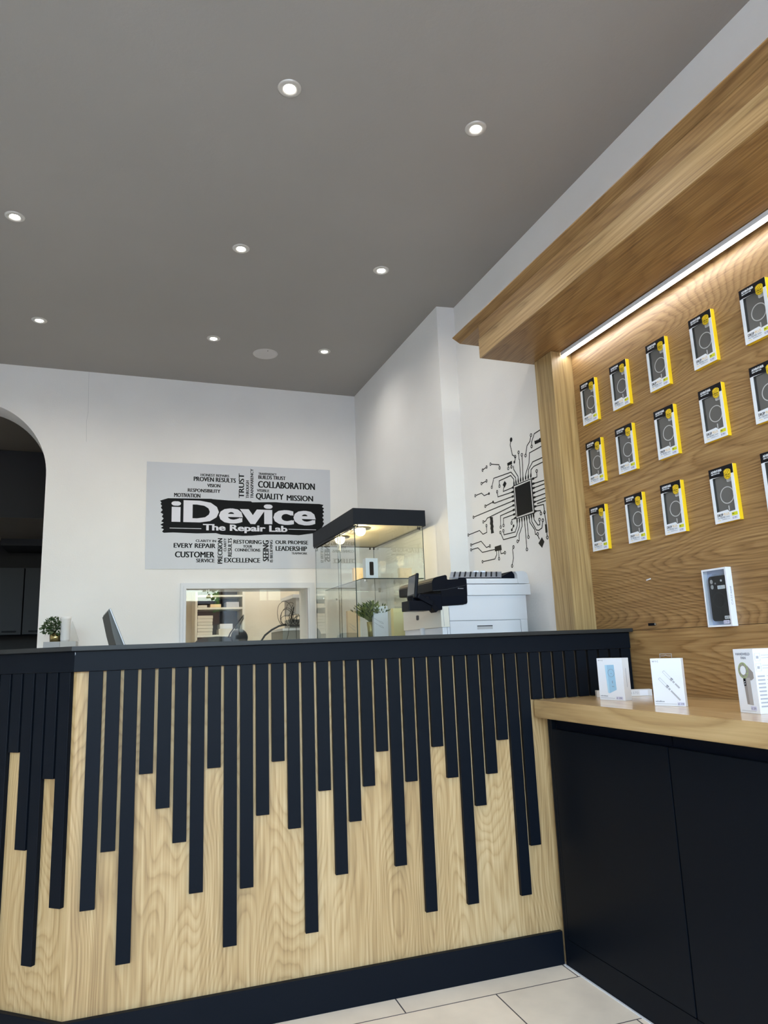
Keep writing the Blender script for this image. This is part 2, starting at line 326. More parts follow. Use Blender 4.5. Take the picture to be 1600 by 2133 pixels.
# ---- measured outlines: circuit decal as (y, z) on the right wall, sign lettering as (x, z) on the back wall
DECAL_LINES=[([(3.2108, 2.1937), (3.2238, 2.1686), (3.2092, 2.1076), (3.182, 2.0912)], 'D', 'r'), ([(3.182, 2.0912), (3.1838, 2.0782), (3.1942, 2.0639)], 'n', 'd'), ([(3.1452, 2.1048), (3.1463, 2.0681), (3.1421, 2.0626), (3.1466, 1.9444)], 'r', 'p'), ([(3.1156, 2.0829), (3.1167, 2.0294), (3.1225, 1.9431)], 'r', 'p'), ([(3.0806, 2.0693), (3.0595, 2.1169), (3.0291, 2.1321), (3.0149, 2.1606)], 'r', 'r'), ([(3.0173, 2.1005), (3.0148, 2.1236), (2.9843, 2.1591), (2.9349, 2.162), (2.8271, 2.1557)], 'r', 'n'), ([(2.8375, 2.0841), (2.9398, 2.0762), (3.043, 2.073), (3.0545, 2.0197), (3.0946, 1.9712), (3.0977, 1.9437)], 'n', 'p'), ([(2.8468, 2.0207), (2.9393, 2.0181), (3.0197, 2.0191), (3.0628, 1.9893), (3.0734, 1.9422)], 'n', 'p'), ([(2.8503, 1.997), (2.9384, 1.9943), (3.0119, 1.9935), (3.0403, 1.9836), (3.0477, 1.9425)], 'n', 'p'), ([(2.9897, 1.9632), (2.9918, 1.9332), (3.0376, 1.9323)], 'r', 'p'), ([(3.4505, 2.1195), (3.3566, 2.0917), (3.3529, 2.0721)], 'r', 'r'), ([(3.5473, 2.1086), (3.4973, 2.1148)], 'r', 'r'), ([(3.5703, 2.0338), (3.5091, 2.0349)], 'r', 'r'), ([(3.2607, 2.0463), (3.258, 2.0661)], 'r', 'n'), ([(3.2281, 2.0461), (3.2277, 2.0673)], 'r', 'n'), ([(3.2093, 2.0467), (3.2063, 2.0257), (3.1688, 1.9784), (3.1704, 1.9434)], 'n', 'p'), ([(3.4537, 1.9848), (3.425, 2.03), (3.2362, 2.0188), (3.1938, 1.9778), (3.193, 1.942)], 'r', 'p'), ([(3.3677, 1.9712), (3.3672, 2.0012), (3.2412, 2.0015), (3.2136, 1.9737), (3.2149, 1.9405)], 'r', 'p'), ([(3.3215, 1.9559), (3.3309, 1.9329), (3.217, 1.932)], 'n', 'p'), ([(3.3976, 1.9463), (3.3927, 1.9155), (3.2245, 1.9083)], 'r', 'p'), ([(3.6558, 1.9791), (3.5768, 1.9779), (3.5481, 1.9562), (3.4899, 1.9559)], 'r', 'd'), ([(3.543, 1.8928), (3.4505, 1.8984)], 'r', 'd'), ([(3.4505, 1.8984), (3.4351, 1.8882), (3.2262, 1.8842)], 'n', 'p'), ([(3.6949, 1.8565), (3.2245, 1.8603)], 'r', 'p'), ([(3.579, 1.8075), (3.5506, 1.8071), (3.5296, 1.8198), (3.2262, 1.8362)], 'r', 'p'), ([(3.7749, 1.7618), (3.6304, 1.7652), (3.5924, 1.7369), (3.5452, 1.7399), (3.5447, 1.779)], 'r', 'r'), ([(3.3857, 1.7429), (3.3797, 1.8057), (3.2256, 1.8109)], 'r', 'p'), ([(3.3541, 1.7465), (3.3494, 1.7863), (3.2249, 1.7861)], 'r', 'p'), ([(3.2677, 1.7446), (3.2637, 1.7615), (3.2178, 1.7654)], 'r', 'p'), ([(3.2501, 1.726), (3.2712, 1.7076)], 'd', 'd'), ([(3.3598, 1.7181), (3.3559, 1.6949), (3.2383, 1.691), (3.2132, 1.7217), (3.2101, 1.7561)], 'r', 'p'), ([(3.3932, 1.7146), (3.3656, 1.6695), (3.2333, 1.6671), (3.1914, 1.7135), (3.1856, 1.755)], 'r', 'p'), ([(3.2217, 1.6383), (3.2043, 1.6399), (3.1998, 1.6716), (3.1662, 1.7091), (3.1621, 1.755)], 'r', 'p'), ([(3.1364, 1.5828), (3.1382, 1.754)], 'r', 'p'), ([(3.1129, 1.6434), (3.116, 1.7537)], 'r', 'p'), ([(3.0265, 1.6453), (3.0466, 1.6465), (3.0505, 1.6722), (3.09, 1.7169), (3.0933, 1.754)], 'r', 'p'), ([(3.0274, 1.6392), (3.0136, 1.6164)], 'n', 'n'), ([(2.9706, 1.7057), (2.984, 1.669), (3.0145, 1.6619), (3.036, 1.6676), (3.0706, 1.7177), (3.0707, 1.7548)], 'r', 'p'), ([(2.9996, 1.7139), (2.9996, 1.6882), (3.0179, 1.6894), (3.0471, 1.7218), (3.0508, 1.7548)], 'r', 'p'), ([(2.9822, 1.7421), (2.9858, 1.7581), (3.041, 1.7647)], 'r', 'p'), ([(2.9502, 1.7416), (2.953, 1.7825), (3.0398, 1.7885)], 'r', 'p'), ([(2.9502, 1.7416), (2.9428, 1.6782)], 'n', 'n'), ([(2.9445, 1.642), (2.9436, 1.6143)], 'n', 'r'), ([(3.0396, 1.9072), (2.9393, 1.9017), (2.8439, 1.8972)], 'P', 'n'), ([(3.0398, 1.8842), (2.9384, 1.8828), (2.8429, 1.8808)], 'P', 'n'), ([(3.0404, 1.8588), (2.9381, 1.8599), (2.8424, 1.8604)], 'P', 'n'), ([(3.0408, 1.8352), (2.9383, 1.8339), (2.8428, 1.8342)], 'P', 'n'), ([(3.0412, 1.8111), (2.9378, 1.8123), (2.8426, 1.812)], 'P', 'n'), ([(3.0098, 1.7975), (2.9377, 1.7979), (2.8446, 1.7984)], 'n', 'n'), ([(3.7474, 1.6974), (3.6192, 1.6997), (3.5616, 1.6546), (3.5201, 1.6573)], 'r', 'r'), ([(3.7512, 1.6685), (3.6636, 1.668), (3.6133, 1.6337), (3.4658, 1.63)], 'r', 'n'), ([(3.6185, 1.58), (3.4731, 1.577), (3.45, 1.5981), (3.4487, 1.6207)], 'r', 'n'), ([(3.4272, 1.5724), (3.4264, 1.6176)], 'r', 'n'), ([(3.3598, 1.597), (3.4023, 1.597), (3.4081, 1.6195)], 'r', 'n'), ([(3.2666, 1.6146), (3.2777, 1.6009), (3.2755, 1.5569), (3.2947, 1.5158)], 'r', 'r')]
DECAL_POLYS=[[(2.9877, 2.1199), (2.9783, 2.1215), (2.9753, 2.1163), (2.967, 2.1212), (2.9625, 2.1156), (2.9543, 2.1208), (2.949, 2.1158), (2.9406, 2.1223), (2.883, 2.1144), (2.8725, 2.0882), (2.9377, 2.101), (2.9848, 2.1027)], [(3.2678, 2.0769), (3.2194, 2.0778), (3.2183, 2.0612), (3.2656, 2.0612)], [(3.3083, 1.9872), (3.2914, 1.9695), (3.3135, 1.9495), (3.3311, 1.9696)], [(3.4992, 1.8179), (3.4885, 1.8197), (3.4665, 1.8151), (3.4669, 1.7989), (3.4645, 1.7891), (3.4691, 1.776), (3.4636, 1.7611), (3.4701, 1.7483), (3.4651, 1.7234), (3.4967, 1.7249), (3.4951, 1.7433), (3.5004, 1.7535), (3.4951, 1.7713), (3.5013, 1.7817), (3.4951, 1.7993)], [(2.9906, 1.623), (2.9725, 1.5978), (2.9967, 1.5709), (3.0252, 1.5976)], [(2.9545, 1.6823), (2.9389, 1.6808), (2.9379, 1.6388), (2.9549, 1.6396)], [(3.4656, 1.6451), (3.3956, 1.6457), (3.3916, 1.6162), (3.4656, 1.6185)]]
DECAL_CHIP=[[(3.2232, 1.9419), (3.0413, 1.9384), (3.0365, 1.7533), (3.219, 1.7569)], [(3.2156, 1.9357), (3.0481, 1.934), (3.0432, 1.7597), (3.2119, 1.7608)], [(3.2067, 1.9274), (3.0552, 1.928), (3.0521, 1.7669), (3.2053, 1.7666)]]
WORDS=[('HONEST REPAIRS', 0.578, 2.4788, 0.2184, 0.0202, 0), ('PROVEN RESULTS', 0.5251, 2.4377, 0.3239, 0.0344, 0), ('VISION', 0.6281, 2.3935, 0.101, 0.0268, 0), ('RESPONSIBILITY', 0.4823, 2.3501, 0.247, 0.0265, 0), ('MOTIVATION', 0.3818, 2.3056, 0.1962, 0.031, 0), ('TRANSPARENCY', 1.028, 2.5124, 0.1467, 0.0178, 0), ('BUILDS TRUST', 1.0269, 2.478, 0.2223, 0.0297, 0), ('COLLABORATION', 1.0237, 2.4073, 0.4689, 0.0532, 0), ('VISIBLE', 1.014, 2.3723, 0.1011, 0.0216, 0), ('QUALITY', 1.0061, 2.3146, 0.2245, 0.0469, 0), ('MISSION', 1.255, 2.3101, 0.2204, 0.0446, 0), ('CLARITY IN', 0.5463, 1.9602, 0.1526, 0.0185, 0), ('EVERY REPAIR', 0.3853, 1.9145, 0.3103, 0.0347, 0), ('CUSTOMER', 0.3952, 1.8414, 0.2928, 0.0437, 0), ('SERVICE', 0.5518, 1.8043, 0.1374, 0.0275, 0), ('RESTORING', 0.8306, 1.9522, 0.2196, 0.0302, 0), ('YOUR', 0.9056, 1.9214, 0.0719, 0.0208, 0), ('CONNECTIONS', 0.8418, 1.8916, 0.1977, 0.0225, 0), ('EXCELLENCE', 0.7616, 1.8048, 0.2766, 0.0353, 0), ('OUR PROMISE', 1.159, 1.9544, 0.2676, 0.0289, 0), ('LEADERSHIP', 1.1614, 1.9006, 0.2554, 0.0364, 0), ('TEAMWORK', 1.2887, 1.8729, 0.1296, 0.0164, 0), ('TRUST', 0.9132, 2.3154, 0.2002, 0.0414, 1), ('THROUGH', 0.9519, 2.315, 0.1456, 0.0237, 1), ('TRANSPARENCY', 0.9871, 2.3163, 0.2418, 0.0228, 1), ('PRECISION', 0.7471, 1.794, 0.1987, 0.0353, 1), ('CLARITY', 0.7767, 1.8901, 0.1031, 0.0192, 1), ('RESULTS', 0.8189, 1.8504, 0.1437, 0.0293, 1), ('SEEING', 1.1064, 1.8151, 0.168, 0.0464, 1), ('IS BELIEVING', 1.1377, 1.8087, 0.1769, 0.0219, 1)]
TITLE=[('iDevice', 0.3635, 2.1172, 1.1295, 0.1597, 0), ('The Repair Lab', 0.5989, 2.0532, 0.66, 0.0468, 0)]
BRUSH=[(0.2801, 2.2721), (0.3077, 2.2825), (0.3381, 2.293), (0.6599, 2.3008), (0.6736, 2.2984), (0.7888, 2.2932), (0.9671, 2.2922), (0.9765, 2.2848), (1.1688, 2.2929), (1.2224, 2.2899), (1.5266, 2.291), (1.5621, 2.2842), (1.5485, 2.2667), (1.5665, 2.2552), (1.554, 2.2417), (1.5669, 2.2241), (1.5513, 2.2116), (1.5621, 2.1919), (1.5486, 2.1795), (1.5624, 2.1619), (1.5519, 2.1437), (1.5638, 2.132), (1.5532, 2.1118), (1.5426, 2.0917), (1.532, 2.0667), (1.5014, 2.0492), (1.4662, 2.0455), (1.3517, 2.0284), (1.2634, 2.0315), (1.0706, 2.0276), (0.9759, 2.017), (0.901, 2.0146), (0.7349, 2.0207), (0.6984, 2.0312), (0.5544, 2.0263), (0.3779, 2.0299), (0.3129, 2.0258), (0.2998, 2.0347), (0.3123, 2.0533), (0.2906, 2.0619), (0.3076, 2.0761), (0.2857, 2.0875), (0.3113, 2.1038), (0.2921, 2.1125), (0.3089, 2.136), (0.2957, 2.1494), (0.3057, 2.1682), (0.2855, 2.1814), (0.3007, 2.2004), (0.2873, 2.2185), (0.2957, 2.2327), (0.2841, 2.2462), (0.2917, 2.2577)]
RULES=[(0.3538, 2.0634), (0.587, 2.0662), (1.2669, 2.0754), (1.4939, 2.0747)]

# ------------------------------------------------------------------ the shell
TILE_MAP.inputs['Location'].default_value = (0.319 + 0.618 * 20, 0.0975 + 0.303 * 20, 0)
CA = math.radians(-2.069)                    # the reception counter stands 2 degrees off the room's axes
CO = (1.5068, 2.3537, 0)
m = MB(); m.box(-5.5, 3.0, -6.5, 8.0, -0.06, 0.0, TILE); struct(m.build('floor', loc=CO, rotz=CA))
m = MB(); m.box(-2.9, 2.12, -3.32, 5.76, 3.25, 3.35, CEIL); struct(m.build('ceiling'))
m = MB()                                     # right wall with its boxed-out far part
m.poly([(1.975, -3.3), (1.975, 3.788), (1.859, 3.803), (1.859, 5.5), (2.12, 5.5), (2.12, -3.3)], 0.0, 3.25, WHITE, 'z'); struct(m.build('wall_right'))
m = MB(); m.box(-2.9, -2.75, -3.2, 5.5, 0, 3.25, WHITE); struct(m.build('wall_left'))
# back wall: arch on the left, serving window on the right
m = MB()
def arch(cx, cz, a, b, zb=0.0, n=20):
    pts = [(cx - a, zb)] + [(cx - a * math.cos(PI * i / n), cz + b * math.sin(PI * i / n)) for i in range(n + 1)] + [(cx + a, zb)]
    return pts
Y0, Y1 = 5.5, 5.76
AR = arch(-0.99, 2.43, 0.48, 0.52, n=40)
m.box(-2.9, -1.47, Y0, Y1, 0, 3.25, WHITE)
half = AR[1:]
for i in range(1, len(AR) - 2):              # wall above the arch
    p, q = AR[i], AR[i + 1]
    if q[0] - p[0] > 1e-4: m.poly([p, q, (q[0], 3.25), (p[0], 3.25)], Y0, Y1, WHITE)
m.box(-0.51, 0.48, Y0, Y1, 0, 3.25, WHITE); m.box(1.412, 2.12, Y0, Y1, 0, 3.25, WHITE)
m.box(0.48, 1.412, Y0, Y1, 1.602, 3.25, WHITE); m.box(0.48, 1.412, Y0, Y1, 0, 1.06, WHITE)
bmesh.ops.remove_doubles(m.bm, verts=m.bm.verts, dist=1e-5)
struct(m.build('wall_back'))
m = MB(); m.poly([(-0.004, 3.25), (0.003, 2.93), (-0.006, 2.86), (0.0, 2.70), (0.003, 2.70), (-0.003, 2.86), (0.006, 2.93), (-0.001, 3.25)], 5.4988, 5.4996, CRACK)
o = m.build('trim_2', loc=(-0.252, 0, 0)); struct(o)
# front of the shop behind the camera: open glazed frontage
m = MB(); m.box(-2.9, -2.6, -3.32, -3.2, 0, 3.25, WHITE); m.box(1.95, 2.12, -3.32, -3.2, 0, 3.25, WHITE); m.box(-2.6, 1.95, -3.32, -3.2, 3.15, 3.25, WHITE)
struct(m.build('wall_front'))
m = MB()
for x in (-2.6, -1.1, 0.4, 1.9): m.box(x, x + 0.05, -3.30, -3.24, 0, 3.15, DKGR)
m.box(-2.6, 1.95, -3.30, -3.24, 0, 0.08, DKGR); m.box(-2.6, 1.95, -3.30, -3.24, 3.09, 3.15, DKGR)
struct(m.build('window_2'))
# pass-through window: architrave, lining, pane
win = MB()
win.poly([(0.44, 1.02), (0.44, 1.645), (1.47, 1.645), (1.47, 1.02), (1.412, 1.02), (1.412, 1.602), (0.482, 1.602), (0.482, 1.02)], 5.478, 5.4995, WPL)
wf = win.build('window_1'); struct(wf)
m = MB(); m.box(0.462, 1.448, 5.470, 5.478, 1.602, 1.622, WPL); m.box(0.462, 0.478, 5.470, 5.478, 1.02, 1.602, WPL); m.box(1.424, 1.448, 5.470, 5.478, 1.02, 1.602, WPL); m.build('bead', wf)
m = MB(); m.box(0.482, 1.410, 5.53, 5.536, 1.062, 1.600, GLASSW); m.build('pane', wf)
# dark kitchen behind the arch
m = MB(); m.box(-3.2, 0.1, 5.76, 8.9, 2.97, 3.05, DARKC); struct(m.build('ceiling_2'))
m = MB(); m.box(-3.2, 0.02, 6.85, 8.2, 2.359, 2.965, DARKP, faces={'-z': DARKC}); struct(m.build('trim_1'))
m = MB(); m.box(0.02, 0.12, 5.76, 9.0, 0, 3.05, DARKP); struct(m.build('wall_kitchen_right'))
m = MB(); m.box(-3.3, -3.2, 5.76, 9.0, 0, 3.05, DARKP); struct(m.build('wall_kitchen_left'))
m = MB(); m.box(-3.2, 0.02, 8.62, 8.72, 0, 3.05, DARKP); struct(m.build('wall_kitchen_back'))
# workroom behind the serving window
m = MB(); m.box(0.12, 2.6, 7.25, 7.35, 0, 2.6, WARMW); struct(m.build('wall_workroom_back'))
m = MB(); m.box(1.95, 2.05, 5.77, 7.25, 0, 2.6, WARMW); struct(m.build('wall_workroom_right'))
m = MB(); m.box(0.121, 0.145, 5.77, 7.25, 0, 2.6, WARMW); struct(m.build('wall_workroom_left'))
m = MB(); m.box(0.12, 2.05, 5.77, 7.35, 2.6, 2.66, WARMW); struct(m.build('ceiling_3'))

# ------------------------------------------------------------------ outside, seen only as a reflection in the serving window
m = MB(); m.box(-14, 14, -20, -3.45, -0.10, -0.02, mat('pavement', (0.32, 0.31, 0.29), 0.9)); struct(m.build('street'))
tr = thing('street_tree', 'leafy green tree standing on the pavement outside the shop front', 'tree', (2.78, -8.5, -0.02))
m = MB(); m.tube([(0, 0, 0), (0.05, 0, 1.2), (0, 0.05, 2.6), (0.1, 0.0, 3.4)], [0.12, 0.1, 0.08, 0.05], BARK); m.build('trunk', tr)
m = MB(); k = m.mi(TREEL)
for i in range(700):
    a, b_, r = random.uniform(0, 2 * PI), random.uniform(-1, 1), random.random() ** 0.4
    c = Vector((math.cos(a) * 0.62 * r * math.sqrt(1 - b_ * b_), math.sin(a) * 0.62 * r * math.sqrt(1 - b_ * b_), 3.1 + 1.0 * b_ * r))
    n_ = Vector([random.gauss(0, 1) for _ in range(3)]).normalized(); u = n_.orthogonal().normalized() * 0.09; v = n_.cross(u)
    f = m.bm.faces.new([m.bm.verts.new(c + q) for q in (u, v * 0.6, -u, -v * 0.6)]); f.material_index = k
m.build('foliage', tr)

bl = thing('brick_building', 'low dark brick building across the street, seen only as a reflection', 'building', (0, -14.5, -0.02))
m = MB(); m.box(-14, 14, -3, 0, 0, 2.9, mat('dark_brick', (0.05, 0.03, 0.022), 0.9, bump=0.4, bscale=8)); m.build('wall', bl)
m = MB(); m.box(-14.1, 14.1, -3.1, 0.1, 2.9, 3.0, DKGR); m.build('roof', bl)
for x in range(-12, 13, 3): m = MB(); m.box(x, x + 1.2, 0.0005, 0.03, 0.9, 2.2, mat('dark_window', (0.02, 0.025, 0.03), 0.2) if x == -12 else MATS['dark_window']); m.build('window', bl)

# ------------------------------------------------------------------ reception counter
RC = thing('reception_counter', 'navy and oak reception counter with hanging vertical slats of different lengths', 'counter', CO, CA)
TL, TR = -1.6175, 0.405                      # corner with the angled side, end at the oak wall
NB = 0.018                                   # face of the oak boarding behind the slats
la = math.radians(138) - CA; lx, ly = math.cos(la), math.sin(la)      # angled side, local direction
LW = 1.2
def side_pt(s, o):                           # s along the angled side from the corner, o outward
    return (TL + lx * s + (-ly) * (o) * -1 * -1, NB + ly * s + lx * o)
nx, ny = -ly, lx                             # outward normal of the angled side
if ny > 0: nx, ny = -nx, -ny
def sp(s, o): return (TL + lx * s + nx * o, NB + ly * s + ny * o)
def corner(o):                               # offset corner where both faces, moved out by o, meet
    # front face: y = NB - o ; side face: sp(s,o)
    s = (NB - o - NB - ny * o) / ly
    return (TL + lx * s + nx * o, NB - o)
DEP = 0.06
m = MB(); c0 = corner(0)
m.poly([(TR, NB), c0, sp(LW, 0), sp(LW, -DEP), corner(-DEP), (TR, NB + DEP)], 0.0, 1.118, OAKZ, 'z'); m.build('oak_panel', RC)
def wrap(name, o_out, o_in, z0, z1, mt, edge=None, tr=TR):
    m = MB(); m.poly([(tr, NB - o_out), corner(o_out), sp(LW, o_out), sp(LW, o_in), corner(o_in), (tr, NB - o_in)], z0, z1, mt, 'z')
    bmesh.ops.bevel(m.bm, geom=[e for e in m.bm.edges if e.calc_length() > 0.5], offset=0.0012, segments=1, affect='EDGES')
    return m.build(name, RC)
wrap('plinth', 0.018, 0.0005, 0.0, 0.107, NAVY, tr=0.0)
wrap('fascia', 0.0195, 0.0005, 1.073, 1.136, NAVY)
m = MB(); o1 = 0.040
m.poly([(TR + 0.004, NB - o1), corner(o1), sp(LW, o1), sp(LW, -0.28), corner(-0.28), (TR + 0.004, NB + 0.28)], 1.136, 1.150, LIP, 'z')
bmesh.ops.bevel(m.bm, geom=[e for e in m.bm.edges if e.calc_length() > 0.5], offset=0.002, segments=2, affect='EDGES')
m.build('countertop', RC)
m = MB(); m.poly([(TR, NB + DEP), corner(-DEP), sp(LW, -DEP), sp(LW, -DEP - 0.02), corner(-DEP - 0.02), (TR, NB + DEP + 0.02)], 0.0, 1.136, NAVY, 'z'); m.build('back_panel', RC)
ZQ = [.392, .546, .234, .757, .652, .548, .398, .757, .234, .392, .600, .760, .549, .234, .655, .392, .549, .655, .763, .393, .656, .237, .763, .655, .240, .552, .655, .767, .240, .398]
for i in range(38):
    c = -1.562 + 0.0512 * i; zb = ZQ[i] if i < len(ZQ) else 0.901
    m = MB(); m.box(-0.0205, 0.0205, NB - 0.016, NB - 0.0003, zb, 1.0725, NAVY, bevel=0.0008); m.build('slat', RC, loc=(c, 0, 0))
m = MB(); m.box(0.362, TR, NB - 0.016, NB - 0.0003, 0.901, 1.0725, NAVY, bevel=0.0008); m.build('slat', RC)
# slats on the angled side
LS = [(0.0111, 0.0534, .403), (0.0612, 0.1022, .759), (0.1101, 0.1498, .240), (0.1578, 0.2002, .552), (0.2083, 0.2493, .833), (0.2576, 0.3010, .12)]
for i in range(17): LS.append((0.3090 + i * 0.0505, 0.3505 + i * 0.0505, (.55, .76, .24, .65, .40, .55)[i % 6]))
for a, b_, z in LS:
    m = MB(); m.poly([sp(a, 0.0003), sp(b_, 0.0003), sp(b_, 0.016), sp(a, 0.016)], z, 1.0725, NAVY, 'z')
    bmesh.ops.bevel(m.bm, geom=list(m.bm.edges), offset=0.0008, segments=1, affect='EDGES'); m.build('slat', RC)
m = MB()                                     # bright chip in the fascia at the corner
m.poly([(corner(0.0195)[0] + 0.0005, 1.134), (corner(0.0195)[0] + 0.003, 1.128), (corner(0.0195)[0] + 0.001, 1.122)], NB - 0.0202, NB - 0.0197, GREYL); m.build('paint_chip', RC)

# ------------------------------------------------------------------ side counter: oak worktop over navy cupboards
XP = 1.92
wt = MB()
fy = lambda x: 2.3537 - math.tan(math.radians(2.069)) * (x - 1.5068) - 0.0006
wt.poly([(1.462, 0.55), (1.462, fy(1.462)), (XP - 0.001, fy(XP)), (XP - 0.001, 0.55)], 0.837, 0.899, OAKD, 'z')
bmesh.ops.bevel(wt.bm, geom=[e for e in wt.bm.edges if e.calc_length() > 0.3], offset=0.0025, segments=2, affect='EDGES')
tag(wt.build('worktop'), 'long oak worktop running along the oak display wall', 'worktop')
cab_specs = [(1.729, 2.318, 'navy handleless cupboard under the oak worktop, in the corner against the slatted counter'),
             (1.125, 1.725, 'navy handleless cupboard under the oak worktop, second from the slatted counter'),
             (0.56, 1.121, 'navy handleless cupboard under the oak worktop, third from the slatted counter')]
for y0, y1, lab in cab_specs:
    c = thing('base_cabinet', lab, 'cabinet', (1.507, y0, 0), 0, 'cupboards under the oak worktop')
    L_ = y1 - y0
    m = MB(); m.box(0.020, XP - 1.507 - 0.003, 0.0005, L_ - 0.0005, 0.0, 0.836, NAVYD); m.build('body', c)
    m = MB(); m.box(0.0, 0.018, 0.001, L_ - 0.001, 0.0915, 0.796, NAVY, bevel=0.001); m.build('door', c)
    m = MB(); m.box(0.0005, 0.019, -0.0015, L_ + 0.0015, 0.0, 0.0885, NAVY); m.build('kickboard', c)
m = MB()                                     # scribe strips filling the corner
for y in (2.3185, 2.3325): m.box(1.5075, 1.528, y + 0.0005, y + 0.0125, 0.0, 0.8365, NAVY, bevel=0.0008)
o = m.build('corner_filler_strip'); tag(o, 'narrow navy filler strips closing the corner between slatted counter and cupboards', 'filler strip')
m = MB(); m.box(1.5005, 1.5062, 0.56, 2.350, 0.0, 0.0035, CARDS); o = m.build('baseboard_right'); struct(o)

# ------------------------------------------------------------------ oak display wall
DW = thing('display_wall_unit', 'oak display wall with end post, overhanging canopy and lit strip, phone cases hung on it', 'display unit', (0, 0, 0))
m = MB(); m.box(XP, 1.974, -1.0, 2.551, 1.1415, 2.406, OAKP); m.build('backboard', DW)
m = MB(); m.box(XP, 1.974, -1.0, 2.551, 0.0, 1.1400, oak('oak_lower_board', 1, *RO, rough=0.42, seed=11.4, freq=70, al=0.5, wf=0.28, wn=0.54)); m.build('backboard', DW)
m = MB(); m.box(1.810, 1.974, 2.551, 2.687, 0.0, 2.406, OAKPZ, bevel=0.001); m.build('end_post', DW)
m = MB(); m.box(1.5395, 1.974, -1.0, 2.711, 2.407, 2.569, OAKC); m.build('canopy_box', DW)
m = MB(); m.box(1.5375, 1.5395, -1.0, 2.711, 2.499, 2.569, OAKC); m.build('canopy_upper_fascia', DW)
m = MB(); m.box(1.5330, 1.5395, -1.0, 2.711, 2.4065, 2.4985, oak('oak_fascia', 1, (0.17, 0.095, 0.038), (0.36, 0.23, 0.10), (0.50, 0.34, 0.165), rough=0.42, seed=21.4, al=0.3, ac=5, freq=22, wf=0.24, wn=0.6)); m.build('canopy_lower_fascia', DW)
m = MB(); m.poly([(1.545, 2.5692), (1.505, 2.592), (1.505, 2.596), (1.974, 2.596), (1.974, 2.5692)], -1.0, 2.918, OAKC); m.build('cornice', DW)
led = thing('led_strip_light', 'bright white linear light strip fixed under the oak canopy', 'light', (1.876, 0, 2.4065)); led.rotation_euler = (0, math.radians(-5), 0); led.location.z = 2.4052
m = MB(); m.box(-0.0165, -0.0145, -1.0, 2.549, -0.0155, 0.0, WPL); m.box(0.0145, 0.0165, -1.0, 2.549, -0.0155, 0.0, WPL); m.box(-0.0145, 0.0145, -1.0, 2.549, -0.002, 0.0, WPL); m.build('profile', led)
m = MB(); m.box(-0.0143, 0.0143, -1.0, 2.549, -0.0162, -0.0145, EM_LED); m.build('diffuser', led)
# small leftovers stuck to the boards
m = MB(); m.box(XP - 0.004, XP, 2.194, 2.228, 1.155, 1.165, BPL); m.box(XP - 0.0041, XP, 2.188, 2.1935, 1.156, 1.164, STEEL); tag(m.build('usb_stick'), 'tiny dark plug stuck on the oak wall just above the board joint', 'plug')
m = MB(); m.box(XP - 0.002, XP, -0.012, 0.012, -0.0022, 0.0022, WPL); o = m.build('tape_scrap', loc=(0, 2.203, 1.331)); o.rotation_euler = (math.radians(-8), 0, 0); tag(o, 'tiny white scrap of tape on the bare oak wall', 'tape')

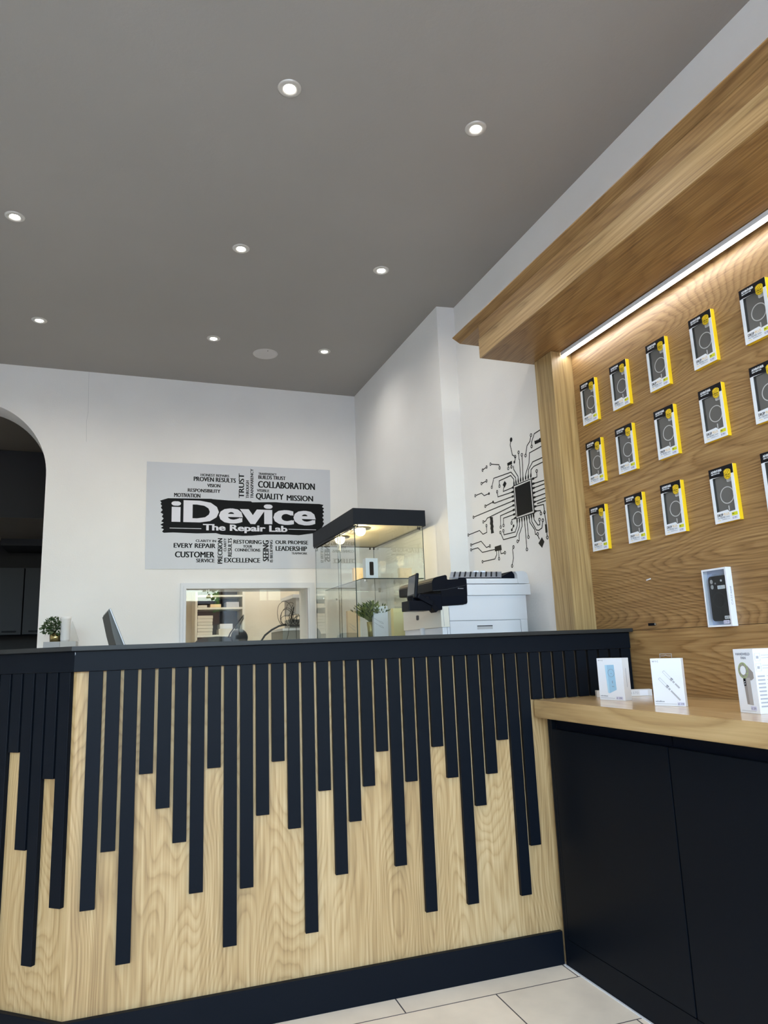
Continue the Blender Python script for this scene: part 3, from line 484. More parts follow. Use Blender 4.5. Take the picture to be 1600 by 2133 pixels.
# ------------------------------------------------------------------ boxed phone cases on the oak wall
PW, PH, PD = 0.1025, 0.1895, 0.017
def make_pack():
    p = thing('phone_case_pack', '', 'phone case box', (0, 0, 0), -PI / 2)
    # box tray: local x across, -y towards the viewer, z up; origin at the lower middle on the wall
    x0, x1 = -PW / 2, PW / 2; f = -PD
    m = MB(); t_ = 0.0012
    m.box(x0, x0 + t_, f + 0.0006, 0, 0, PH, YEL, faces={'+x': WINF}); m.box(x1 - t_, x1, f + 0.0006, 0, 0, PH, YEL)
    m.box(x0 + t_, x1 - t_, f + 0.0006, 0, 0, t_, YEL); m.box(x0 + t_, x1 - t_, f + 0.0006, 0, PH - t_, PH, YEL); m.box(x0 + t_, x1 - t_, -0.0014, 0, t_, PH - t_, YEL)
    m.build('carton', p)
    m = MB(); A = [(x0, 0), (x1, 0), (x1, PH), (x0, PH)]
    W0, W1, WB, WT = x0 + 0.0125, x1 - 0.0125, 0.0335, 0.1565
    m.box(x0, W0, f - 0.0002, f + 0.0006, 0, PH, CARD); m.box(W1, x1, f - 0.0002, f + 0.0006, 0, PH, CARD)
    m.poly([(W0, 0), (W1, 0), (W1, WB), (x0 + 0.066, WB - 0.001), (x0 + 0.058, WB + 0.007), (W0, WB + 0.005)], f - 0.0002, f + 0.0006, CARD)
    m.box(W0, W1, f - 0.0002, f + 0.0006, WT, PH, CARD)
    m.build('front_card', p)
    m = MB(); m.poly([(x0, PH), (x0, 0.1575), (x0 + 0.0125, 0.1585), (x0 + 0.066, 0.1555), (x0 + 0.075, 0.158), (x1, 0.158), (x1, PH)], f - 0.0006, f - 0.0001, BLK); m.build('black_header', p)
    m = MB(); m.text('ADVENTURER', x0 + 0.010, 0.1745, 0.047, 0.0072, f - 0.0007, CARD, bold=0.03, th=0.0003)
    m.text('HEAVY DUTY CASE', x0 + 0.011, 0.1680, 0.036, 0.0036, f - 0.0007, CARD, bold=0.03, th=0.0003)
    m.build('header_lettering', p)
    m = MB(); m.text('DROP', x0 + 0.0135, 0.0225, 0.024, 0.0085, f - 0.0003, BLK, bold=0.02, th=0.0003)
    m.text('PLUS', x0 + 0.041, 0.0225, 0.023, 0.0085, f - 0.0003, GOLDT, bold=0.0, th=0.0003)
    m.text('4 x TESTED', x0 + 0.0135, 0.0148, 0.033, 0.0052, f - 0.0003, GREYT, bold=0.02, th=0.0003)
    m.box(x0 + 0.049, x0 + 0.064, f - 0.0006, f - 0.0002, 0.0178, 0.0188, GREYT); m.box(x0 + 0.049, x0 + 0.064, f - 0.0006, f - 0.0002, 0.0150, 0.0160, GREYT)
    m.box(x0 + 0.0135, x0 + 0.026, f - 0.0006, f - 0.0002, 0.0088, 0.0100, YEL); m.box(x0 + 0.031, x0 + 0.064, f - 0.0006, f - 0.0002, 0.0092, 0.0100, GREYT)
    m.box(x0 + 0.031, x0 + 0.050, f - 0.0006, f - 0.0002, 0.0112, 0.0118, GREYT)
    m.build('lettering', p)
    m = MB(); m.box(x0 + 0.0745, x0 + 0.0975, f - 0.0006, f - 0.0002, 0.0165, 0.0275, MATS['lime_label']); m.box(x0 + 0.0755, x0 + 0.084, f - 0.0008, f - 0.0006, 0.0215, 0.0235, BLK)
    m.box(x0 + 0.0765, x0 + 0.082, f - 0.0008, f - 0.0006, 0.0252, 0.0260, GREYT)
    m.build('model_label', p)
    m = MB(); m.box(x0 + 0.0745, x0 + 0.0955, f - 0.0006, f - 0.0002, 0.0050, 0.0135, MATS['lilac_label'])
    m.text('£', x0 + 0.0760, 0.0068, 0.0028, 0.0046, f - 0.0007, GREYT, bold=0.0, th=0.0003); m.text('29', x0 + 0.0845, 0.0075, 0.0055, 0.0042, f - 0.0007, GREYT, bold=0.02, th=0.0003)
    m.build('price_sticker', p)
    m = MB(); m.box(x0 + 0.002, x1 - 0.002, -0.0034, -0.0016, 0.020, 0.165, WINF); m.build('clear_tray', p)
    # smoky translucent phone case with its charging ring
    m = MB(); a, b_, c, d_ = x0 + 0.0155, x1 - 0.0135, 0.022, 0.172
    m.box(a, b_, -0.0115, -0.0040, c, d_, CASEG, bevel=0.0035); pc = m.build('phone_case', p)
    m = MB(); m.ring(x0 + 0.0605, 0.090, 0.0262, 0.0292, -0.0121, -0.0114, RINGW, 40); m.poly([(x0 + 0.0590, 0.0370), (x0 + 0.0630, 0.0370), (x0 + 0.0630, 0.0530), (x0 + 0.0610, 0.0545), (x0 + 0.0590, 0.0530)], -0.0121, -0.0114, RINGW)
    m.build('magnetic_ring', pc)
    m = MB(); m.poly([(x0 + 0.066, 0.172), (x0 + 0.066, 0.136), (x0 + 0.069, 0.133), (x0 + 0.086, 0.133), (x0 + 0.089, 0.137), (x0 + 0.089, 0.172)], -0.0121, -0.0114, RINGW); m.build('camera_opening', pc)
    m = MB(); cx, cz = x0 + 0.078, 0.1580
    sh = [(-0.014, 0.012), (-0.009, 0.0165), (0.0, 0.0185), (0.009, 0.0165), (0.014, 0.012), (0.0135, -0.008), (0.009, -0.0145), (0.0, -0.0185), (-0.009, -0.0145), (-0.0135, -0.008)]
    m.poly([(cx + u, cz + v) for u, v in sh], f - 0.0016, f - 0.0006, YEL)
    S2 = [(u * 0.86, v * 0.88) for u, v in sh]; m.strip([(cx + u, cz + v) for u, v in S2] + [(cx + S2[0][0], cz + S2[0][1])], 0.0007, f - 0.0019, f - 0.0016, BLK)
    m.strip([(cx - 0.008, cz + 0.001), (cx + 0.002, cz + 0.004), (cx + 0.009, cz + 0.012)], 0.0012, f - 0.0019, f - 0.0016, BLK)
    m.strip([(cx - 0.010, cz + 0.004), (cx - 0.003, cz + 0.009), (cx + 0.004, cz + 0.013)], 0.0010, f - 0.0019, f - 0.0016, BLK)
    m.text('DROP', cx - 0.0095, cz - 0.0045, 0.019, 0.0045, f - 0.0016, BLK, bold=0.03, th=0.0003); m.text('TESTED', cx - 0.008, cz - 0.0105, 0.016, 0.0035, f - 0.0016, BLK, bold=0.02, th=0.0003)
    m.build('shield_badge', p)
    return p
mat('lime_label', (0.66, 0.66, 0.02), 0.5); mat('lilac_label', (0.60, 0.60, 0.78), 0.5)
pk = make_pack()
rows = [('top', 2.038, [2.437, 2.2325, 2.011, 1.784, 1.5605, 1.336]), ('middle', 1.767, [2.434, 2.2365, 2.008, 1.781, 1.564, 1.336]), ('bottom', 1.4805, [2.452, 2.221, 2.018, 1.7785, 1.5665, 1.336])]
cols = ['first from the oak post', 'second from the oak post', 'third from the oak post', 'fourth from the oak post', 'fifth from the oak post', 'sixth from the oak post']
first = True
random.seed(3)
for rn, z, ys in rows:
    for ci, y in enumerate(ys):
        if ci == 5: continue
        lab = 'yellow-sided boxed phone case on the oak wall, %s row, %s' % (rn, cols[ci])
        if first: pk.location = (XP, y, z); pk['label'] = lab; pk['group'] = 'yellow boxed phone cases on the oak wall'; first = False
        else:
            d_ = dup(pk, (XP, y, z + random.uniform(-0.0008, 0.0008)), lab); d_.rotation_euler = (0, math.radians(random.uniform(-0.5, 0.5)), -PI / 2)
# white boxed case lower on the wall
wp = thing('phone_case_box', 'white windowed box with a black phone case, alone low on the oak wall', 'phone case box', (XP, 1.8585, 1.137), -PI / 2)
w0, w1, H_, D_ = -0.0525, 0.0525, 0.1955, 0.024
m = MB(); t_ = 0.0016
m.box(w0, w0 + t_, -D_, 0, 0, H_, CARD); m.box(w1 - t_, w1, -D_, 0, 0, H_, CARD); m.box(w0 + t_, w1 - t_, -D_, 0, 0, t_, CARD); m.box(w0 + t_, w1 - t_, -D_, 0, H_ - t_, H_, CARD); m.box(w0 + t_, w1 - t_, -0.002, 0, t_, H_ - t_, mat('pale_blue_tray', (0.50, 0.58, 0.80), 0.3))
m.build('carton', wp)
m = MB(); m.poly([(w0, 0), (w0, H_), (w1, H_), (w1, 0), (w1 - 0.006, 0), (w1 - 0.006, H_ - 0.006), (w0 + 0.006, H_ - 0.006), (w0 + 0.006, 0.006), (w1 - 0.006, 0.006), (w1 - 0.006, 0)], -D_ - 0.0006, -D_, CARD); m.build('front_frame', wp)
m = MB()
rr = lambda x0, x1, z0, z1, r, n=5: [(cx + r * math.cos(a0 + PI / 2 * i / n), cz + r * math.sin(a0 + PI / 2 * i / n)) for cx, cz, a0 in ((x1 - r, z1 - r, 0), (x0 + r, z1 - r, PI / 2), (x0 + r, z0 + r, PI), (x1 - r, z0 + r, 1.5 * PI)) for i in range(n + 1)]
m.poly(rr(-0.0345, 0.0450, 0.019, 0.170, 0.011), -0.0170, -0.0030, BPL); pc = m.build('phone_case', wp)
m = MB(); m.ring(0.003, 0.0885, 0.0245, 0.0252, -0.01735, -0.0170, DKGR, 40); m.box(0.0026, 0.0034, -0.01735, -0.0170, 0.042, 0.055, DKGR); m.build('ring_outline', pc)
m = MB(); m.disc(-0.021, 0.152, 0.0075, -0.0174, -0.0170, GREYL, sx=0.8); m.disc(-0.020, 0.134, 0.0075, -0.0174, -0.0170, GREYL, sx=0.8); m.disc(-0.005, 0.145, 0.003, -0.0174, -0.0170, GREYL); m.disc(0.021, 0.153, 0.0038, -0.0174, -0.0170, CARD); m.build('camera_holes', pc)
m = MB(); m.poly(rr(0.003, 0.035, 0.125, 0.137, 0.002), -0.0176, -0.0170, CARD); m.text('CASE', 0.006, 0.1325, 0.014, 0.0026, -0.0177, BLUEP, bold=0.02, th=0.0003); m.box(0.006, 0.026, -0.0180, -0.0176, 0.1285, 0.1292, BLUEP); m.box(0.006, 0.022, -0.0180, -0.0176, 0.1267, 0.1273, BLUEP); m.build('small_label', pc)
m = MB(); m.poly(rr(0.018, 0.040, 0.0245, 0.0350, 0.002), -0.0176, -0.0170, CARD); m.text('17', 0.029, 0.0272, 0.007, 0.0050, -0.0177, GREYT, bold=0.02, th=0.0003); m.disc(0.0235, 0.0297, 0.0022, -0.0179, -0.0176, GREYT); m.build('model_sticker', pc)
m = MB(); m.box(0.019, 0.043, -D_ - 0.0012, -D_ - 0.0007, 0.0085, 0.0205, MATS['lilac_label']); m.text('£ 19', 0.022, 0.0125, 0.016, 0.0048, -D_ - 0.0013, GREYT, bold=0.0, th=0.0003); m.build('price_sticker', wp)
m = MB(); m.text('CASE', 0, 0, 0.034, 0.0070, 0, GREYL, bold=0.0, th=0.0003); m.text('PHONE', 0.037, 0, 0.024, 0.0050, 0, GREYT, bold=0.02, th=0.0003)
o = m.build('side_lettering', wp, loc=(w1 + 0.0001, -0.0095, 0.070)); o.rotation_euler = (0, -PI / 2, PI / 2)
m = MB(); m.text('Mag CASE', -0.020, 0.170, 0.052, 0.0070, -0.0035, GREYL, bold=0.0, th=0.0003); m.build('tray_lettering', wp)
m = MB(); m.box(w0 + 0.006, w1 - 0.006, -D_ - 0.0003, -D_, 0.006, H_ - 0.006, ACRYL); m.build('clear_window', wp)

# ------------------------------------------------------------------ boxes standing on the oak worktop
ZD = 0.8992
a = math.atan2(-0.107, 0.024)
pb = thing('power_bank_box', 'white box with a pale blue power bank printed on it, nearest the slatted counter', 'box', (1.642, 2.1305, ZD), a)
m = MB(); m.box(-0.0548, 0.0548, 0, 0.036, 0, 0.1450, CARD, bevel=0.0008, faces={'+x': CARDS, '+z': CARDS}); m.build('carton', pb)
m = MB(); f = -0.0003
def plate(m, pts, c, m_, y=0.0): m.poly(pts, y - 0.0004, y, m_)
plate(m, [(-0.020, 0.121), (-0.015, 0.0255), (-0.008, 0.024), (0.022, 0.036), (0.0225, 0.039), (0.0195, 0.1205), (0.0185, 0.122)], None, BLUEP)
m.poly([(-0.020, 0.121), (-0.015, 0.0255), (-0.009, 0.024), (-0.0115, 0.121)], -0.0007, -0.0004, BLUEL)
m.ring(0.0055, 0.0935, 0.0128, 0.0138, -0.0009, -0.0004, GREYT, 36, sx=1.0); m.disc(0.0055, 0.0920, 0.0014, -0.0009, -0.0004, GREYT); m.box(0.0065, 0.0085, -0.0009, -0.0004, 0.058, 0.067, GREYT); m.text('WYC', 0.004, 0.0455, 0.010, 0.003, -0.0005, GREYT, bold=0.02, th=0.0003)
m.build('power_bank_print', pb)
m = MB(); m.text('W Y C', -0.049, 0.1350, 0.022, 0.0040, -0.0001, GREYT, bold=0.02, th=0.0003); m.text('wireless', -0.050, 0.0125, 0.032, 0.0040, -0.0001, GREYT, bold=0.02, th=0.0003)
m.box(-0.050, 0.012, -0.0004, -0.0001, 0.0068, 0.0076, GREYT)
m.box(0.018, 0.046, -0.0005, -0.0002, 0.0035, 0.0130, MATS['lilac_label']); m.text('£ 29', 0.020, 0.0055, 0.022, 0.0055, -0.0006, GREYT, bold=0.01, th=0.0003); m.build('lettering', pb)
m = MB(); m.box(0.0548, 0.0551, 0.0165, 0.0190, 0.045, 0.110, GREYL); m.build('side_print', pb)
m = MB(); m.box(-0.012, 0.022, 0.006, 0.0066, 0.145, 0.1475, ACRYL); m.build('hang_tab', pb)
a = math.atan2(-0.091, 0.039)
cb = thing('cable_box', 'white box printed with two grey braided cables, standing in the middle of the worktop', 'box', (1.6155, 1.8195, ZD), a)
m = MB(); m.box(-0.0497, 0.0497, 0, 0.016, 0, 0.1450, CARD, bevel=0.0008, faces={'+x': CARDS, '+z': CARDS}); m.build('carton', cb)
m = MB()
for ox, oz in ((0.0, 0.0), (-0.0155, -0.0215)):
    P = lambda u, v: (ox + -0.013 + u * 0.69 + v * 0.60, oz + 0.103 - u * 0.74 + v * 0.55)
    # outlined clear plug, dark collar, braided cable
    for q in ([P(0, 0), P(0.030, 0)], [P(0, 0.0085), P(0.030, 0.0085)], [P(0, 0), P(0, 0.0085)]): m.strip(q, 0.0009, -0.0005, -0.0001, GREYL)
    m.poly([P(0.030, -0.001), P(0.038, -0.001), P(0.038, 0.009), P(0.030, 0.009)], -0.0005, -0.0001, GREYL); m.poly([P(0.030, 0.007), P(0.038, 0.007), P(0.038, 0.0105), P(0.030, 0.0105)], -0.0008, -0.0004, GREYT)
    m.strip([P(0.040, 0.004), P(0.047, 0.004)], 0.0060, -0.0005, -0.0001, GREYL)
    e = 0.068 if ox == 0 else 0.088
    m.strip([P(0.050, 0.004), P(e, 0.004)], 0.0050, -0.0005, -0.0001, GREYL)
m.build('cable_print', cb)
m = MB(); m.text('W Y C', -0.0445, 0.1335, 0.021, 0.0046, -0.0001, GREYT, bold=0.02, th=0.0003); m.text('wireflow', -0.0455, 0.0118, 0.030, 0.0042, -0.0001, GREYT, bold=0.02, th=0.0003)
m.box(-0.0455, 0.024, -0.0004, -0.0001, 0.0062, 0.0072, GREYL); m.box(0.025, 0.0470, -0.0005, -0.0002, 0.0030, 0.0120, MATS['lilac_label']); m.text('£ 19', 0.027, 0.0048, 0.018, 0.0055, -0.0006, GREYT, bold=0.01, th=0.0003); m.build('lettering', cb)
m = MB(); m.poly([(-0.019, 0.1445), (-0.019, 0.159), (0.019, 0.159), (0.019, 0.1445), (0.0170, 0.1445), (0.0170, 0.1540), (0.006, 0.1525), (0, 0.1560), (-0.006, 0.1525), (-0.0165, 0.1540), (-0.0165, 0.1445)], 0.007, 0.0074, ACRYL)
m.strip([(-0.019, 0.146), (-0.019, 0.159), (0.019, 0.159), (0.019, 0.146)], 0.0008, 0.0068, 0.0070, GREYL); m.strip([(-0.0155, 0.1520), (-0.006, 0.1520), (0, 0.155), (0.006, 0.1520), (0.0155, 0.1520)], 0.0008, 0.0068, 0.0070, GREYL); m.build('hang_tab', cb)
fb = thing('flat_box', 'slim white box lying flat behind the power bank box', 'box', (1.690, 2.280, ZD), math.atan2(-0.09, 0.18))
m = MB(); m.box(0, 0.200, 0, 0.034, 0, 0.0235, CARDS, bevel=0.0007); m.build('carton', fb)
m = MB(); m.text('MAG', 0.106, 0.0085, 0.020, 0.0068, -0.0001, GREYT, bold=0.03, th=0.0003); m.text('370', 0.130, 0.0080, 0.020, 0.0085, -0.0001, GREYL, bold=0.0, th=0.0003); m.box(0.155, 0.185, -0.0003, -0.0001, 0.002, 0.021, CARD); m.build('lettering', fb)
hf = thing('handheld_fan_box', 'tall white box printed with a grey handheld fan, at the right end of the worktop', 'box', (1.608, 1.510, ZD), math.atan2(-0.070, -0.004))
m = MB(); m.box(-0.035, 0.035, 0, 0.070, 0, 0.1700, CARD, bevel=0.0007, faces={'+x': CARD}); m.build('carton', hf)
m = MB(); m.text('HANDHELD', -0.0265, 0.1535, 0.050, 0.0062, -0.0001, GREYT, bold=0.03, th=0.0003); m.text('FAN', -0.009, 0.1432, 0.017, 0.0062, -0.0001, GREYT, bold=0.03, th=0.0003)
m.box(-0.028, 0.022, -0.0004, -0.0001, 0.0058, 0.0068, GREYL); m.box(0.005, 0.024, -0.0005, -0.0002, 0.0085, 0.0190, MATS['lilac_label']); m.text('£ 29', 0.007, 0.0110, 0.015, 0.0050, -0.0006, GREYT, bold=0.01, th=0.0003); m.build('lettering', hf)
m = MB()
m.poly([(-0.007, 0.1345), (0.010, 0.1250), (0.0270, 0.108), (0.0275, 0.093), (0.020, 0.0875), (0.010, 0.086), (0.000, 0.0915)], -0.0004, -0.0001, TAUPE)
m.poly([(-0.010, 0.0935), (0.014, 0.0935), (0.016, 0.022), (-0.0055, 0.0235)], -0.0004, -0.0001, TAUPE); m.poly([(0.001, 0.0935), (0.014, 0.0935), (0.016, 0.022), (0.003, 0.0225)], -0.0006, -0.0004, TAUPEL)
m.disc(-0.006, 0.1130, 0.0215, -0.0007, -0.0004, GREENP, sx=0.82); m.disc(-0.006, 0.1130, 0.0190, -0.0009, -0.0007, TAUPE, sx=0.80); m.disc(-0.006, 0.1130, 0.0120, -0.0015, -0.0009, CARD, sx=0.80)
for i in range(8):
    q = 2 * PI * i / 8; m.strip([(-0.006 + 0.0100 * math.cos(q), 0.1130 + 0.012 * math.sin(q)), (-0.006 + 0.0158 * math.cos(q + 0.35), 0.1130 + 0.0192 * math.sin(q + 0.35))], 0.0022, -0.0012, -0.0009, GREENP)
m.poly([(-0.0095, 0.0915), (-0.002, 0.0915), (-0.0015, 0.072), (-0.0085, 0.072)], -0.0008, -0.0004, BLK); m.disc(-0.0052, 0.0825, 0.0015, -0.0011, -0.0008, CARD); m.disc(-0.0050, 0.0770, 0.0015, -0.0011, -0.0008, CARD)
m.build('fan_print', hf)
m = MB()                                     # specification lines on the side facing the camera
Tm = Matrix.Translation((0.0351, 0, 0)) @ Matrix.Rotation(PI / 2, 4, 'Z')
def sidebox(y0, y1, z0, z1, mt): m.box(0.0350, 0.0354, y0, y1, z0, z1, mt)
for i in range(9):
    z = 0.0975 - i * 0.0098; sidebox(0.006 , 0.030, z - 0.0020, z + 0.0020, GREYL); sidebox(0.036, 0.060, z - 0.0006, z + 0.0006, GREYL)
for z in (0.148, 0.121):
    for q in ((0.004, 0.022, z - 0.0102, z - 0.0098), (0.004, 0.022, z + 0.0098, z + 0.0102), (0.004, 0.0045, z - 0.01, z + 0.01), (0.0215, 0.022, z - 0.01, z + 0.01)): sidebox(*q, GREYL)
    sidebox(0.009, 0.017, z - 0.004, z + 0.003, GREYL); sidebox(0.026, 0.064, z + 0.004, z + 0.005, GREYL); sidebox(0.026, 0.060, z - 0.003, z - 0.002, GREYL)
m.build('side_print', hf)

# ------------------------------------------------------------------ ceiling: downlights and speaker
ZC = 3.25
def make_spot():
    s = thing('ceiling_downlight', '', 'ceiling light', (0, 0, 0), group='round recessed ceiling downlights')
    m = MB(); m.lathe([(0.0225, -0.002), (0.029, -0.0065), (0.041, -0.0045), (0.046, -0.0008), (0.046, 0.0)], BEZEL, 40); m.build('bezel', s)
    m = MB(); m.lathe([(0.0, -0.0070), (0.012, -0.0062), (0.0225, -0.0030), (0.0225, 0.0)], EM_SPOT, 32); m.build('lens', s)
    return s
sp0 = make_spot()
spots = [((0.563, 2.331), 'largest ceiling downlight, near the top of the view'), ((1.357, 2.303), 'ceiling downlight nearest the oak canopy'),
         ((-0.528, 3.533), 'ceiling downlight at the far left edge, middle row'), ((0.565, 3.497), 'middle downlight of the second ceiling row'),
         ((1.367, 3.489), 'right downlight of the second ceiling row, left of the boxed-out wall'), ((-0.522, 4.686), 'left downlight of the row nearest the back wall, above the arch side'),
         ((0.566, 4.660), 'downlight just left of the round ceiling speaker'), ((1.358, 4.665), 'downlight just right of the round ceiling speaker')]
for i, ((x, y), lab) in enumerate(spots):
    if i == 0: sp0.location = (x, y, ZC); sp0['label'] = lab
    else: dup(sp0, (x, y, ZC), lab)
for x, y in [(-0.53, 2.32), (0.563, 1.15), (1.357, 1.15), (-0.53, 1.15), (0.563, -0.1), (1.357, -0.1), (-0.53, -0.1)] + [p for p, _ in spots]:
    l = lamp('downlight_beam', 'SPOT', (x, y, ZC - 0.012), 20.0, (1.0, 0.93, 0.84), spot_size=math.radians(160), spot_blend=1.0, shadow_soft_size=0.025)
sk = thing('ceiling_speaker', 'round white speaker grille in the grey ceiling between two downlights', 'speaker', (0.956, 4.82, ZC))
m = MB(); m.lathe([(0.0, -0.0085), (0.070, -0.0085), (0.086, -0.006), (0.0905, 0.0)], mat('speaker_white', (0.56, 0.54, 0.53), 0.7, bump=0.5, bscale=600), 48); m.build('grille', sk)
m = MB(); m.box(0.0, 0.006, -0.076, -0.070, -0.0098, -0.0070, DKGR); m.build('led_dot', sk)

# ------------------------------------------------------------------ printed wall sign
ps = thing('wall_sign', 'large pale printed wall sign with black brushstroke logo and slogan words above and below', 'sign', (0, 5.4985, 0))
m = MB(); m.poly([(0.179, 2.573), (0.185, 1.752), (1.612, 1.762), (1.624, 2.583)], -0.0022, 0.0, POSTER); m.build('printed_sheet', ps)
m = MB(); m.poly(BRUSH, -0.0028, -0.0023, BMAT); m.build('brushstroke', ps)
m = MB()
for t_, x, z, w_, h, r in TITLE: m.text(t_, x, z, w_, h, -0.0029, LILAC, rot=r, bold=0.022 if t_ == 'iDevice' else 0.020, heavy=0.045)
m.box(RULES[0][0], RULES[1][0], -0.0034, -0.0029, RULES[0][1] - 0.0022, RULES[0][1] + 0.0022, LILAC); m.box(RULES[2][0], RULES[3][0], -0.0034, -0.0029, RULES[2][1] - 0.0022, RULES[2][1] + 0.0022, LILAC)
m.build('logo_lettering', ps)
for t_, x, z, w_, h, r in WORDS:
    m = MB(); m.text(t_, x, z, w_, h, -0.0023, BMAT, rot=r, bold=0.0, heavy=0.055); m.build('slogan_word', ps)

# ------------------------------------------------------------------ circuit-board decal on the right wall (coordinates are y, z on the wall)
dc = thing('circuit_wall_decal', 'black vinyl circuit-board and chip decal on the white wall above the printer', 'decal', (1.975, 0, 0), -PI / 2)
m = MB(); Y_ = -0.0002; TH = -0.0010; R_ = 0.0088
X = lambda p: (-p[0], p[1])                  # local x runs along -y
for pts, s_, e_ in DECAL_LINES:
    P = [Vector(X(p)) for p in pts]
    def trim(i, j): # start the line at the rim of the ring
        d_ = (P[j] - P[i]).normalized(); return P[i] + d_ * R_ * 0.9
    Q = list(P)
    if s_ == 'r': Q[0] = trim(0, 1)
    if e_ == 'r': Q[-1] = trim(-1, -2)
    if len(Q) > 1 and (Q[0] - Q[-1]).length > 1e-4: m.strip(Q, 0.0050, TH, Y_, BMAT)
    for k_, p in ((s_, P[0]), (e_, P[-1])):
        if k_ == 'r': m.ring(p.x, p.y, 0.0052, R_ + 0.0008, TH - 0.0001, Y_, BMAT, 20)
        elif k_ == 'd': m.disc(p.x, p.y, 0.0078, TH - 0.0001, Y_, BMAT, 16)
        elif k_ == 'D': m.disc(p.x, p.y, 0.0125, TH - 0.0001, Y_, BMAT, 20)
    for k_, p, q in ((e_, P[-1], P[-2]), (s_, P[0], P[1])):
        if k_ in 'pP':
            d_ = (q - p).normalized(); n_ = Vector((-d_.y, d_.x))
            m.poly([p + n_ * 0.0055, p - n_ * 0.0055, p + d_ * 0.012 - n_ * 0.0062, p + d_ * 0.026 - n_ * 0.0022, p + d_ * 0.026 + n_ * 0.0022, p + d_ * 0.012 + n_ * 0.0062], TH - 0.0002, Y_, BMAT)
for pl in DECAL_POLYS: m.poly([X(p) for p in pl], TH - 0.0003, Y_, BMAT)
m.build('traces', dc)
m = MB(); m.poly([X(p) for p in DECAL_CHIP[0]], -0.0015, Y_, BMAT); m.poly([X(p) for p in DECAL_CHIP[1]], -0.0018, -0.0016, CARDS); m.poly([X(p) for p in DECAL_CHIP[2]], -0.0021, -0.0019, BMAT); m.build('chip', dc)

# ------------------------------------------------------------------ glass display cabinet
gx0, gx1, gy0, gy1 = 1.320, 1.797, 4.0, 4.946
gc = thing('glass_display_cabinet', 'glass display cabinet with a dark box top and two warm lamps, behind the counter', 'display cabinet', (gx0, gy0, 0))
GW, GD = gx1 - gx0, gy1 - gy0
m = MB(); m.box(0, GW, 0, GD, 0, 1.165, NAVY, bevel=0.002); m.build('plinth_cabinet', gc)
HD = mat('dark_slate_top', (0.009, 0.012, 0.018), 0.5, spec=0.2); CRM = mat('cream_lining', (0.74, 0.66, 0.48), 0.5)
m = MB(); m.box(0, GW, 0, 0.006, 1.852, 1.952, HD); m.box(0, GW, GD - 0.006, GD, 1.852, 1.952, HD); m.box(0, 0.006, 0.006, GD - 0.006, 1.852, 1.952, HD); m.box(GW - 0.006, GW, 0.006, GD - 0.006, 1.852, 1.952, HD); m.box(0.006, GW - 0.006, 0.006, GD - 0.006, 1.940, 1.952, HD); m.build('header_box', gc)
m = MB(); m.box(0.0062, GW - 0.0062, 0.0062, GD - 0.0062, 1.856, 1.862, CRM); m.build('header_lining', gc)
def pane(nm, x0, x1, y0, y1, z0, z1, thin):
    m = MB(); fc = {k_: GEDGE for k_ in ('-x', '+x', '-y', '+y', '-z', '+z') if k_[1] != thin}
    m.box(x0, x1, y0, y1, z0, z1, GLASS, faces=fc); return m.build(nm, gc)
pane('front_glass', 0.013, GW - 0.016, 0.010, 0.015, 1.166, 1.855, 'y'); pane('right_glass', GW - 0.019, GW - 0.014, 0.016, GD - 0.016, 1.166, 1.855, 'x')
pane('back_glass', 0.013, GW - 0.016, GD - 0.015, GD - 0.010, 1.166, 1.855, 'y')
pane('sliding_door', 0.0065, 0.0115, 0.008, 0.36, 1.166, 1.855, 'x'); pane('sliding_door', 0.0135, 0.0185, 0.331, GD - 0.017, 1.166, 1.855, 'x')
pane('glass_shelf', 0.055, GW - 0.022, 0.018, 0.85, 1.5225, 1.5285, 'z')
m = MB(); m.box(0.002, 0.006, 0.01, GD - 0.01, 1.838, 1.8515, BPL); m.box(0.020, 0.024, 0.01, GD - 0.01, 1.838, 1.8515, BPL); m.build('door_track', gc)
for x, y, z in ((0.035, 0.025, 1.846), (GW - 0.045, 0.020, 1.842), (GW - 0.030, 0.030, 1.842), (GW - 0.05, GD - 0.03, 1.842), (GW - 0.02, GD - 0.03, 1.842)):
    m = MB(); m.lathe([(0, -0.009), (0.005, -0.009), (0.006, 0), (0.0035, 0.002), (0.0035, 0.010)], BPL, 12, (x, y, z)); m.build('glass_clip', gc)
for x, y, z in ((0.078, 0.026, 1.513), (0.020, 0.75, 1.463), (GW - 0.03, 0.8, 1.513), (0.14, 0.86, 1.463)):
    m = MB(); m.box(x - 0.008, x + 0.008, y - 0.006, y + 0.006, z - 0.005, z + 0.009, STEEL, bevel=0.002); m.build('shelf_bracket', gc)
for x, y in ((0.095, 0.15), (0.068, 0.50)):
    lp = MB(); lp.lathe([(0.034, 0.0), (0.064, -0.002), (0.064, -0.007), (0.034, -0.007)], STEEL, 32, (x, y, 1.8555)); lb = lp.build('lamp_ring', gc)
    mm = MB(); mm.lathe([(0.032, -0.004), (0.034, -0.018), (0.028, -0.036), (0.016, -0.046), (0.0, -0.049)], EM_WARM, 28, (x, y, 1.8555)); mm.build('bulb', lb)
    lamp('cabinet_lamp_light', 'POINT', (gx0 + x, gy0 + y, 1.79), 3.6, (1.0, 0.80, 0.48), shadow_soft_size=0.03)
